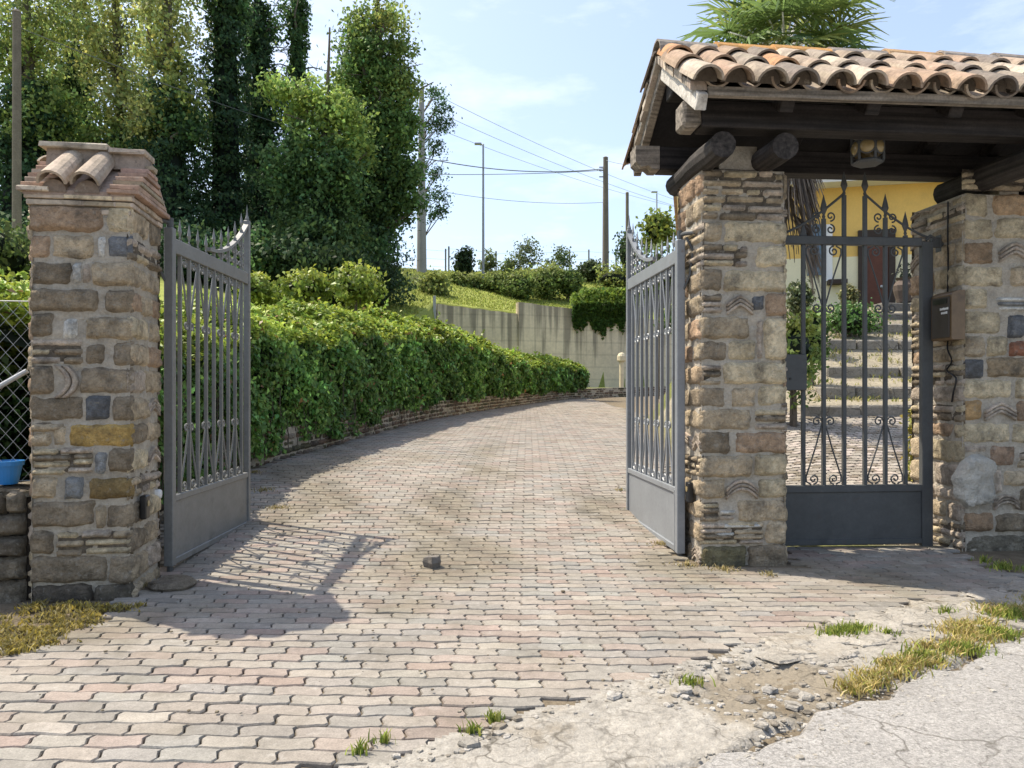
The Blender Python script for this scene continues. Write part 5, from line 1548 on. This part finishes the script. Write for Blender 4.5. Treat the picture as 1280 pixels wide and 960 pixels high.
b = T_at(28, 30); tree('ivy_tree', 'leftmost ivy-clad tree behind the thin wooden pole, green crown', b, 16, .3, (.3, 0), [(0, zpx(b, 110), 1.35, IV)], [bb(b, 45, 40, 60, 70, 90, LG1), bb(b, -20, 60, 60, 90, 90, LG2), bb(b, 60, 150, 45, 60, 60, LG2), bb(b, 0, 190, 60, 60, 60, IV2), bb(b, 30, -70, 70, 60, 60, LG1)])
b = T_at(92, 36); tree('ivy_tree', 'slim tree with thin pale crown left of the capped pillar', b, 17, .25, (.2, 0), [(0, zpx(b, 60), .8, IV)], [bb(b, 100, 30, 35, 70, 55, LG1), bb(b, 85, 120, 30, 50, 40, LG2), bb(b, 100, 210, 30, 40, 40, IV2), bb(b, 90, -60, 45, 50, 40, YL)], dead=6)
b = T_at(150, 31); tree('ivy_tree', 'tree with yellowish leaves right above the capped left pillar', b, 17, .27, (-.3, 0), [(0, zpx(b, 175), 1.25, IV)], [bb(b, 135, 60, 40, 70, 70, YL), bb(b, 165, 130, 40, 45, 50, YL), bb(b, 125, 160, 40, 45, 50, LG2), bb(b, 155, -40, 60, 60, 60, LG1), bb(b, 165, 190, 30, 30, 40, LG2)], dead=6)
b = T_at(215, 29); tree('ivy_tree', 'thick dark ivy column with yellowish crown left of the left gate leaf', b, 16, .3, (-.2, .0), [(0, zpx(b, 110), 1.05, IV)], [bb(b, 205, 50, 38, 60, 60, YL), bb(b, 225, 115, 28, 40, 45, LG1), bb(b, 190, 150, 24, 40, 40, YL), bb(b, 215, -40, 50, 50, 50, LG1), bb(b, 232, 160, 18, 30, 30, IV2)], dead=8)
b = T_at(282, 31); tree('ivy_tree', 'tall dark ivy column directly above the left gate leaf', b, 19, .28, (.1, 0), [(0, zpx(b, -60), .86, IV)], [bb(b, 285, 300, 40, 30, 40, IV2), bb(b, 285, 10, 22, 40, 30, IV2)], dead=12)
b = T_at(328, 33); tree('ivy_tree', 'slimmer dark ivy column right of the left gate leaf', b, 18, .22, (-.2, 0), [(0, zpx(b, 5), .62, IV)], [bb(b, 330, 300, 30, 30, 40, IV2), bb(b, 322, 45, 18, 40, 28, IV2), bb(b, 335, 150, 20, 60, 40, IV)], dead=14)
b = T_at(368, 34); tree('ivy_tree', 'bare-topped ivy trunk with forked dead branches', b, 19, .26, (.4, 0), [(0, zpx(b, 95), .6, IV), (zpx(b, 95), zpx(b, -20), .32, IV2)], [bb(b, 360, 20, 14, 30, 14, IV2)], dead=20)
b = T_at(400, 28); tree('leafy_tree', 'bright green leafy tree in front of the ivy columns', b, 10, .2, (.3, 0), [(0, zpx(b, 210), .8, IV)], [bb(b, 388, 128, 30, 26, 42, BG), bb(b, 424, 148, 30, 28, 42, BG), bb(b, 398, 178, 34, 26, 24, (.13, .21, .06)), bb(b, 447, 188, 16, 18, 12, BG), bb(b, 365, 215, 34, 45, 70, IV2), bb(b, 415, 225, 45, 45, 90, IV2), bb(b, 395, 290, 55, 30, 80, (.10, .17, .055)), bb(b, 350, 110, 14, 16, 16, BG)])
b = T_at(462, 31); tree('leafy_tree', 'big rounded tree with drooping branches left of the concrete utility pole', b, 13.5, .32, (.3, 0), [(0, zpx(b, 150), 1.0, IV)], [bb(b, 452, 45, 22, 36, 50, LG2), bb(b, 460, 85, 38, 48, 120, (.14, .235, .065)), bb(b, 480, 165, 36, 62, 140, (.13, .22, .06)), bb(b, 455, 200, 45, 60, 130, (.10, .18, .055)), bb(b, 462, 268, 42, 40, 110, (.085, .155, .05)), bb(b, 500, 232, 20, 40, 55, (.11, .19, .06)), bb(b, 492, 108, 18, 36, 44, LG2), bb(b, 505, 112, 12, 16, 20, LG2), bb(b, 507, 158, 11, 18, 22, (.14, .235, .065)), bb(b, 509, 215, 11, 16, 20, (.14, .235, .065)), bb(b, 511, 256, 11, 11, 16, (.11, .19, .06)), bb(b, 500, 62, 13, 14, 14, LG2), bb(b, 486, 22, 18, 18, 22, LG1), bb(b, 435, 125, 26, 40, 50, BG), bb(b, 432, 310, 40, 25, 60, IV2)], dead=6, leaf=.18)
b = T_at(529, 46); tree('conifer', 'dark ragged conifer just behind the concrete utility pole', b, zpx(b, 112), .14, (0, 0), None, [bb(b, 545, 118, 12, 4, 6, IV), bb(b, 552, 137, 14, 4, 7, IV), bb(b, 548, 155, 11, 5, 6, IV), bb(b, 550, 152, 12, 3, 5, IV), bb(b, 543, 185, 11, 8, 8, IV), bb(b, 540, 215, 8, 10, 7, IV), bb(b, 543, 245, 11, 10, 10, IV), bb(b, 546, 265, 10, 7, 8, IV)], leaf=.17, group=None)
for (px_, Y_b, lab, bl_) in ((62, 40, 'airy pale tree filling the gap behind the two leftmost ivy trees', ((55, 90, 55, 60, 70, LG1), (80, 170, 50, 50, 60, LG2), (45, 230, 50, 40, 50, IV2), (75, 10, 50, 50, 50, LG1))),
                             (185, 39, 'airy green tree behind the yellowish trees above the pillar', ((180, 70, 50, 50, 60, LG2), (175, 160, 55, 50, 70, LG2), (185, 235, 55, 40, 60, IV2), (195, -10, 45, 40, 40, LG1))),
                             (310, 41, 'pale loose tree standing behind the dark ivy columns', ((300, 190, 40, 50, 50, LG2), (315, 110, 36, 45, 30, LG2), (345, 230, 40, 50, 50, IV2), (305, 40, 32, 40, 22, LG1), (262, 150, 24, 60, 30, LG2)))):
    b = T_at(px_, Y_b); tree('backing_tree', lab, b, 15, .22, (.2, 0), [(0, zpx(b, 240), .7, IV)], [bb(b, q[0], q[1], q[2], q[3], int(q[4] * .55), q[5]) for q in bl_], dead=5, leaf=.20)
# dark undergrowth on the bank beneath the trees
und = []
for (x0, y0, x1, y1, Y, col) in ((-40, 280, 60, 350, 27, IV2), (30, 240, 130, 350, 28, IV), (110, 260, 200, 350, 27, IV), (190, 285, 290, 350, 26, IV), (280, 295, 350, 360, 25, IV2), (330, 300, 400, 360, 25, (.05, .09, .035)), (385, 310, 460, 362, 26, (.055, .095, .035)), (440, 330, 490, 372, 29, (.05, .085, .035)), (345, 265, 420, 330, 29, IV2), (420, 290, 480, 345, 30, IV2), (215, 230, 310, 330, 34, IV), (60, 200, 160, 300, 36, IV), (310, 230, 370, 320, 35, IV)):
    c, r = pxs(x0, y0, x1, y1, Y); P, out, ci = blob_points(c, r, 90, 42, .30, .45); und.append((P, out, colvar(col, len(P), .28)))
tag(leaves('undergrowth', np.vstack([u[0] for u in und]), np.full(sum(len(u[0]) for u in und), .19), np.vstack([u[2] for u in und]), 'leaf_far', None, np.vstack([u[1] for u in und]), 1.3, .3), 'dark undergrowth covering the bank below the tall trees', kind='stuff')

# ------------------------------------------------------------------ poles, lamp, wires, lawn fence
def pole(name, label, x, ytop, Y, r0, r1, mat, cat='pole', extra=None):
    b = T_at(x, Y); zt = at(x, ytop, Y).z
    root = thing(name, label, cat, b)
    mb = MB(); mb.tube([(0, 0, -.5), (0, 0, (zt - b.z) * .5), (0, 0, zt - b.z)], [r0, (r0 + r1) / 2, r1], 12); mb.build('shaft', mat, root)
    mb = MB(); mb.tube([(0, 0, zt - b.z - .01), (0, 0, zt - b.z + .06)], [r1 * 1.15, r1 * .6], 10); mb.build('cap', mat, root)
    return root, b
rt, mb_ = pole('utility_pole', 'tall tapered concrete utility pole beside the drooping tree', 527, 112, 44, .30, .14, 'pole_concrete')
mb = MB()
for y in (197, 218, 240):
    z = at(527, y, 44).z - mb_.z; mb.tube([(0, 0, z), (.22, 0, z)], .03, 6); mb.lathe([(.03, -.05), (.05, 0), (.03, .05)], 8, M=Matrix.Translation((.22, 0, z)))
mb.build('insulator', 'wire', rt)
rt, b2 = pole('utility_pole', 'dark wooden utility pole at the right end of the lawn', 757, 197, 50, .23, .16, 'pole_wood')
mb = MB()
for y in (209, 213, 221):
    z = at(757, y, 50).z - b2.z; mb.tube([(0, 0, z), (-.42, 0, z)], .04, 6)
mb.build('insulator', 'wire', rt)
pole('utility_pole', 'thin wooden pole rising left of the capped left pillar', 21, 15, 20, .115, .10, 'pole_wood')
pole('utility_pole', 'slim dark pole behind the tip of the right gate leaf', 784, 241, 58, .14, .12, 'pole_wood')
sl_, b4 = pole('street_lamp', 'tall slim street lamp with small flat head above the lawn', 604, 181, 46, .09, .055, 'steel', 'street lamp')
z = at(604, 181, 46).z - b4.z
mb = MB(); mb.tube([(0, 0, z - .02), (-.16, 0, z + .05), (-.35, 0, z + .06)], .035, 6); mb.box((-.52, -.1, z + .0), (-.1, .1, z + .12), bev=.02); mb.build('lamp_head', 'steel', sl_)
sl_, b5 = pole('street_lamp', 'distant small street lamp seen left of the canopy pillar', 821, 243, 62, .08, .05, 'steel', 'street lamp')
z = at(821, 241, 62).z - b5.z
mb = MB(); mb.box((-.45, -.1, z + .0), (.05, .1, z + .12), bev=.02); mb.build('lamp_head', 'steel', sl_)
def wire(label, p, q, sag, r, group='overhead wires'):
    mb = MB(); pts = []
    for k in range(25):
        t = k / 24; v = p.lerp(q, t); v.z -= sag * 4 * t * (1 - t); pts.append(v)
    mb.tube(pts, r, 5); tag(mb.build('overhead_wire', 'wire'), label, 'wire', group)
wire('thick sagging cable between the concrete and wooden utility poles', at(528, 197, 44), at(754, 211, 50), .45, .03)
wire('nearly straight wire between the two utility poles, below the thick cable', at(529, 218, 44), at(754, 213, 50), .1, .02)
wire('lowest wire running right from the concrete pole', at(529, 235, 44), at(754, 253, 50), .35, .014)
wire('wire crossing in front of the trees from upper left to the concrete pole', at(-60, 0, 20), at(527, 200, 44), .5, .014)
wire('highest faint wire slanting down across the sky to the right', at(500, 95, 70), at(860, 255, 110), .8, .022)
wire('second faint wire slanting across the sky, under the highest one', at(500, 118, 70), at(860, 262, 110), .8, .022)
wire('third faint wire slanting across the sky, lowest of three', at(500, 142, 70), at(860, 262, 110), .8, .02)
wire('short wire from the wooden pole towards the canopy roof', at(757, 200, 50), at(800, 206, 40), .1, .014)
fe = thing('wire_fence', 'wire fence on thin posts along the top of the lawn', 'fence', (0, 0, 0))
ps = []
for (px, yt, Y) in ((398, 300, 50), (430, 303, 50), (464, 305, 50), (474, 308, 50), (497, 307, 50), (557, 311, 50), (561, 308, 49), (589, 310, 50), (620, 314, 51), (650, 314, 52), (712, 312, 53), (736, 312, 54), (770, 314, 55)):
    b = T_at(px, Y); zt = at(px, yt, Y).z; ps.append((b.x, b.y, zt))
    mb = MB(); mb.tube([(b.x, b.y, b.z - .2), (b.x, b.y, zt)], .055, 6); mb.build('post', 'wire', fe)
mb = MB()
for dz in (.15, .7, 1.2): mb.tube([(x, y, z - dz) for (x, y, z) in ps], .007, 4)
mb.build('line_wire', 'wire', fe)

# ------------------------------------------------------------------ house and garden seen through the pedestrian gate
RH = math.radians(-13); OH = Vector((3.66, 16.5, 0))
fh = px_face(OH, RH)
ho = thing('house', 'yellow house, its lower wall coloured brighter for sunlight, brown doorway behind the gate', 'house', OH, RH)
HW, HZ0 = 12.5, 1.2; HZ1 = fh(1040, 235)[1]
def hb(mb, x0, y0, z0, x1, y1, z1, bev=0): mb.box((x0, y0, z0), (x1, y1, z1), bev=bev)
mb = MB(); hb(mb, 0, 0, HZ0, HW, 8, HZ1); mb.build('wall', 'yellow_wall', ho)
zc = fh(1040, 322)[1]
mb = MB(); hb(mb, -.03, -.03, HZ0, HW + .03, 8.03, zc); mb.build('lower_wall', 'sunlit_wall', ho)  # brighter band: light on the lower facade, given as colour
mb = MB(); hb(mb, -.12, -.5, HZ1, HW + .5, 8.5, HZ1 + .12); mb.build('eave', 'white_paint', ho)
mb = MB(); e = HZ1 + .123
mb.add([(-.2, -.6, e), (HW + .6, -.6, e), (HW + .6, 8.6, e), (-.2, 8.6, e), (3.5, 4, e + 1.3), (HW - 3.5, 4, e + 1.3)], [[0, 1, 5, 4], [1, 2, 5], [2, 3, 4, 5], [3, 0, 4], [0, 3, 2, 1]], (.36, .25, .18)); mb.build('roof', 'tile', ho)
mb = MB(); mb.tube([(-.05, -.06, HZ0), (-.05, -.06, e - .5), (.05, -.35, e - .1)], .05, 8); mb.build('downpipe', 'frame_wood', ho)
def fbox(x0, y0, x1, y1):
    a, c = fh(x0, y1), fh(x1, y0); return a[0], a[1], c[0], c[1]
xa, za, xb, zb = fbox(1072, 287, 1118, 378)
mb = MB(); hb(mb, xa, -.09, za - .5, xa + .12, .05, zb); hb(mb, xb - .12, -.09, za - .5, xb, .05, zb); hb(mb, xa + .121, -.088, zb - .18, xb - .121, .05, zb); dr_ = mb.build('door_frame', 'frame_wood', ho)
mb = MB(); hb(mb, xa + .12, -.045, za - .5, xb - .12, -.01, zb - .18); mb.build('door', 'door_wood', ho)
mb = MB(); mb.lathe([(.03, 0), (.035, .02), (.01, .04)], 10, M=Matrix.Translation((xb - .25, -.05, za + .3)) @ Matrix.Rotation(PI / 2, 4, 'X')); mb.build('door_knob', 'galv', dr_)
xa, za, xb, zb = fbox(1009, 281, 1031, 345)
mb = MB(); hb(mb, xa, -.085, za, xb, -.032, zb); w_ = mb.build('shutter', 'blue_shutter', ho)
mb = MB()
for k in range(8):
    z = za + .06 + (zb - za - .1) * k / 8; hb(mb, xa + .04, -.10, z, xb - .04, -.083, z + .05)
mb.build('louvre', 'blue_shutter', w_)
xa, za, xb, zb = fbox(1031, 281, 1040, 352); mb = MB(); hb(mb, xa + .02, -.06, za, xb, -.032, zb); mb.build('window_surround', 'white_paint', ho)
xa, za, xb, zb = fbox(1033, 351, 1056, 357); mb = MB(); hb(mb, xa, -.3, za, xb, -.032, zb); mb.build('ledge', 'frame_wood', ho)

# garden steps
for k, (y, Yd) in enumerate(((507, 9.45), (484, 10.3), (459, 11.2), (425, 12.2), (405, 13.0), (392, 13.4), (379, 13.8))):
    z = at(640, y, Yd).z
    xl = at([1000, 1022, 1030, 1030, 1040, 1092, 1098][k], y, Yd).x; xr = at(1260, y, Yd).x
    mb = MB(); n = 7; x = xl; prof_h = .17 if k < 5 else .2
    while x < xr:
        L = min(random.uniform(.45, .8), xr - x)
        mb.box((x, Yd - .13 + random.uniform(-.02, .02), z - prof_h), (x + L - .012, Yd + .30, z + random.uniform(-.008, .008)), (.27, .25, .215) if k < 5 else (.15, .14, .125), bev=.02, jit=.008); x += L
    lab = ['lowest stone garden step behind the pedestrian gate', 'second stone garden step up the slope', 'third stone garden step up the slope', 'fourth stone garden step, grass above it', 'fifth stone garden step below the dark upper ones', 'lower of the two dark steps at the doorway', 'topmost dark step at the doorway'][k]
    tag(mb.build('garden_step', 'concrete'), lab, 'step', 'steps up to the house')
gp = []
for k in range(700):
    Y = random.uniform(9.8, 13.6); x = random.uniform(3.6, 7.2)
    for q in range(14):
        if random.random() < .4 * (1 + math.sin(x * 3 + Y * 2)): gp.append((x + random.gauss(0, .05), Y + random.gauss(0, .04), h1(x, Y)))
blades('step_grass', gp, .02, .07, [(.30, .29, .10), (.24, .26, .07), (.36, .32, .15)], w=.014, lean=.9)
for (bx, lab, col, top) in (((968, 385, 1022, 500, 9.0), 'bright green shrub left of the garden steps, near the gate', (.20, .28, .07), (.36, .40, .09)), ((1000, 380, 1035, 462, 10.5), 'dark green shrub beside the lower garden steps', (.12, .20, .05), None), ((1030, 378, 1098, 422, 12.6), 'dark rounded shrub at the top of the garden steps', (.09, .18, .045), None), ((985, 352, 1012, 400, 12), 'grey-green upright plant against the lower house wall', (.11, .14, .06), None), ((1052, 355, 1070, 390, 13.5), 'small flowering plant against the lower house wall', (.2, .2, .08), None)):
    c, r = pxs(*bx); shrub('garden_shrub', lab, 'shrub', c, r, col, .07, 60, 22, clr=.3, mat='leaf', top=top)
u = thing('garden_urn', 'dark urn on the dark steps beside the doorway', 'urn', at(1131, 378, 13.95))
mb = MB(); mb.lathe([(.14, 0), (.15, .06), (.19, .2), (.2, .3), (.13, .4), (.16, .44)], 14); mb.build('body', 'urn', u)
P = np.array([[random.gauss(0, .08), random.gauss(0, .08), .5 + random.uniform(-.06, .2)] for _ in range(120)]); leaves('plant', P, np.full(120, .07), colvar((.04, .05, .03), 120), 'leaf', u)
# climbing plant near the wall's foot, right of the gate bars
P = np.array([[*at(random.uniform(1136, 1152), random.uniform(512, 600), 7.2)] for _ in range(420)]); P[:, 1] += rng.normal(0, .06, 420)
o = thing('climber', 'yellowish climbing plant beside the gate stile, low on the right', 'plant', (0, 0, 0)); leaves('foliage', P, np.full(420, .06), colvar((.30, .28, .07), 420), 'leaf', o)
mb = MB(); q = at(1144, 605, 7.2); q.z = h1(q.x, q.y); mb.tube([(q.x, q.y, q.z - .05), (q.x + .02, q.y, q.z + .4), (q.x - .03, q.y, q.z + .9)], .012, 5); mb.build('stem', 'bark', o)

# ------------------------------------------------------------------ fan palm behind the canopy
pb = Vector((3.03, 9.1, h1(3.03, 9.1)))
pa = thing('palm_tree', 'fan palm with shaggy trunk rising behind the tiled canopy', 'palm', pb)
hp = 5.12 - pb.z
mb = MB(); pts = [(0, 0, -.3)]; rs = [.17]
for k in range(30): t = k / 29; pts.append((.22 * t * t, .05 * t, hp * t)); rs.append(.15 + .02 * (k % 2) + .02 * t)
mb.tube(pts, rs, 10); mb.build('trunk', 'bark', pa)
Vp = []; Fp = []; Cp = []
def fan(hub, dirv, R, col, nseg=30, droop=.3, fold=.35, spread_=2.5):
    d = Vector(dirv).normalized(); sd = d.cross(Vector((0, 0, 1)))
    if sd.length < .05: sd = Vector((1, 0, 0))
    sd.normalize(); up = sd.cross(d).normalized()
    for k in range(nseg):
        a = -spread_ + 2 * spread_ * (k + .5) / nseg
        v = d * math.cos(a) + sd * math.sin(a) + up * fold * (abs(math.sin(a)) - .3)
        v.normalize(); L = R * (1 - .22 * abs(a) / spread_) * random.uniform(.9, 1.08)
        w = v.cross(up).normalized()
        p0 = hub; p1 = hub + v * L * .55 - Vector((0, 0, droop * L * .12)); p2 = hub + v * L * .95 - Vector((0, 0, droop * L * random.uniform(.3, 1.5)))
        w0, w1 = .006, R * spread_ / nseg * .23
        b = len(Vp)
        zz = up * .012 * (1 if k % 2 else -1)
        Vp.extend([p0 - w * w0, p0 + w * w0, p1 + w * w1 + zz, p1 - w * w1 - zz, p2 + w * .005, p2 - w * .005])
        Fp.extend([[b, b + 1, b + 2, b + 3], [b + 3, b + 2, b + 4, b + 5]])
        f = random.gauss(1, .1); Cp.extend([tuple(c * f for c in col)] * 6)
ptm = MB(); top = Vector((.22, .05, hp))
for k in range(54):
    a = k * 2.399; el = 1.2 - 1.75 * (k / 53) + random.gauss(0, .1)
    d = Vector((math.cos(a) * math.cos(el), math.sin(a) * math.cos(el), math.sin(el))); L = random.uniform(.5, .85)
    m_ = top + d * L * .5; e = top + d * L + Vector((0, 0, -.10 * L))
    ptm.tube([top, m_, e], [.018, .011, .008], 4)
    d2 = (d + Vector((0, 0, -.25))).normalized()
    fan(e, d2, random.uniform(.58, .78), random.choice([(.22, .30, .08), (.15, .23, .07), (.32, .36, .10), (.10, .17, .07)]) if k < 46 else (.27, .24, .08))
ptm.build('petioles', 'leaf', pa)
np_mesh('fronds', np.array([list(v) for v in Vp]), np.array(Fp), np.array(Cp), 'palm_leaf', pa)
Vp, Fp, Cp = [], [], []
for k in range(48):
    a = random.random() * 2 * PI; z = hp - random.uniform(.35, 2.0); r = .17
    hub = Vector((r * math.cos(a) + .12, r * math.sin(a), z)); d = Vector((math.cos(a) * .6, math.sin(a) * .6, -1))
    fan(hub, d, random.uniform(.45, .7), random.choice([(.20, .16, .12), (.13, .105, .085), (.27, .22, .17), (.08, .065, .055)]), nseg=16, droop=.6, spread_=.8)
np_mesh('dead_fronds', np.array([list(v) for v in Vp]), np.array(Fp), np.array(Cp), 'leaf', pa)

# ------------------------------------------------------------------ the air
if HAZE > 0:
    mb = MB(); mb.box((-705, -62, -3), (705, 1205, 40)); m = bpy.data.materials.new('haze_air'); m.use_nodes = True
    nt = m.node_tree; nt.nodes.remove(nt.nodes['Principled BSDF'])
    v = nt.nodes.new('ShaderNodeVolumePrincipled'); v.inputs['Color'].default_value = (.80, .87, .95, 1); v.inputs['Density'].default_value = HAZE; v.inputs['Anisotropy'].default_value = .2
    nt.links.new(v.outputs[0], nt.nodes['Material Output'].inputs['Volume'])
    tag(mb.build('haze', m), kind='stuff')

# ------------------------------------------------------------------ sky, sun, camera
SUN_EL = math.radians(60)
sun_dir = Vector((-.90, .44, 0)).normalized() * math.cos(SUN_EL) + Vector((0, 0, math.sin(SUN_EL)))   # towards the sun
w = bpy.data.worlds.new('World'); scene.world = w; w.use_nodes = True
nt = w.node_tree; N, L = nt.nodes, nt.links
bg = N['Background']; bg.inputs['Strength'].default_value = .14
sky = N.new('ShaderNodeTexSky'); sky.sky_type = 'NISHITA'; sky.sun_disc = False
sky.sun_elevation = SUN_EL; sky.sun_rotation = math.atan2(sun_dir.x, sun_dir.y)
sky.air_density = 1.0; sky.dust_density = 2.6; sky.ozone_density = 1.2; sky.altitude = 100
tc = N.new('ShaderNodeTexCoord'); mp = N.new('ShaderNodeMapping'); mp.inputs['Scale'].default_value = (1.6, 1.6, 5.5); mp.inputs['Location'].default_value = (.35, .1, .2)
L.new(tc.outputs['Generated'], mp.inputs['Vector'])
n1 = N.new('ShaderNodeTexNoise'); n1.inputs['Scale'].default_value = 2.4; n1.inputs['Detail'].default_value = 8; n1.inputs['Roughness'].default_value = .62
L.new(mp.outputs[0], n1.inputs['Vector'])
mr = N.new('ShaderNodeMapRange'); mr.inputs[1].default_value = .50; mr.inputs[2].default_value = .78; mr.inputs[3].default_value = .14; mr.inputs[4].default_value = .6
L.new(n1.outputs['Fac'], mr.inputs[0])
mx = N.new('ShaderNodeMix'); mx.data_type = 'RGBA'; mx.inputs['B'].default_value = (5.2, 5.5, 6.0, 1)
L.new(mr.outputs[0], mx.inputs['Factor']); L.new(sky.outputs[0], mx.inputs['A']); L.new(mx.outputs['Result'], bg.inputs['Color'])
sd_ = bpy.data.lights.new('sun', 'SUN'); sd_.energy = 3.7; sd_.angle = math.radians(.5); sd_.color = (1, .91, .76)
so = bpy.data.objects.new('sun', sd_); COL.objects.link(so); so.rotation_euler = (-sun_dir).to_track_quat('-Z', 'Y').to_euler()

cam = bpy.data.cameras.new('camera'); co = bpy.data.objects.new('camera', cam); COL.objects.link(co)
cam.sensor_width = 36; cam.lens = 27; cam.shift_y = (HY - 480) / 1280; cam.clip_start = .05; cam.clip_end = 3000
co.location = (0, 0, CAMZ); co.rotation_euler = (PI / 2, 0, 0)
scene.camera = co
vs_ = scene.view_settings
vs_.view_transform = 'Standard'; vs_.look = 'None'; vs_.gamma = 1; vs_.use_curve_mapping = False; vs_.exposure = .92
scene.cycles.max_bounces = 6; scene.cycles.diffuse_bounces = 3; scene.cycles.transparent_max_bounces = 4
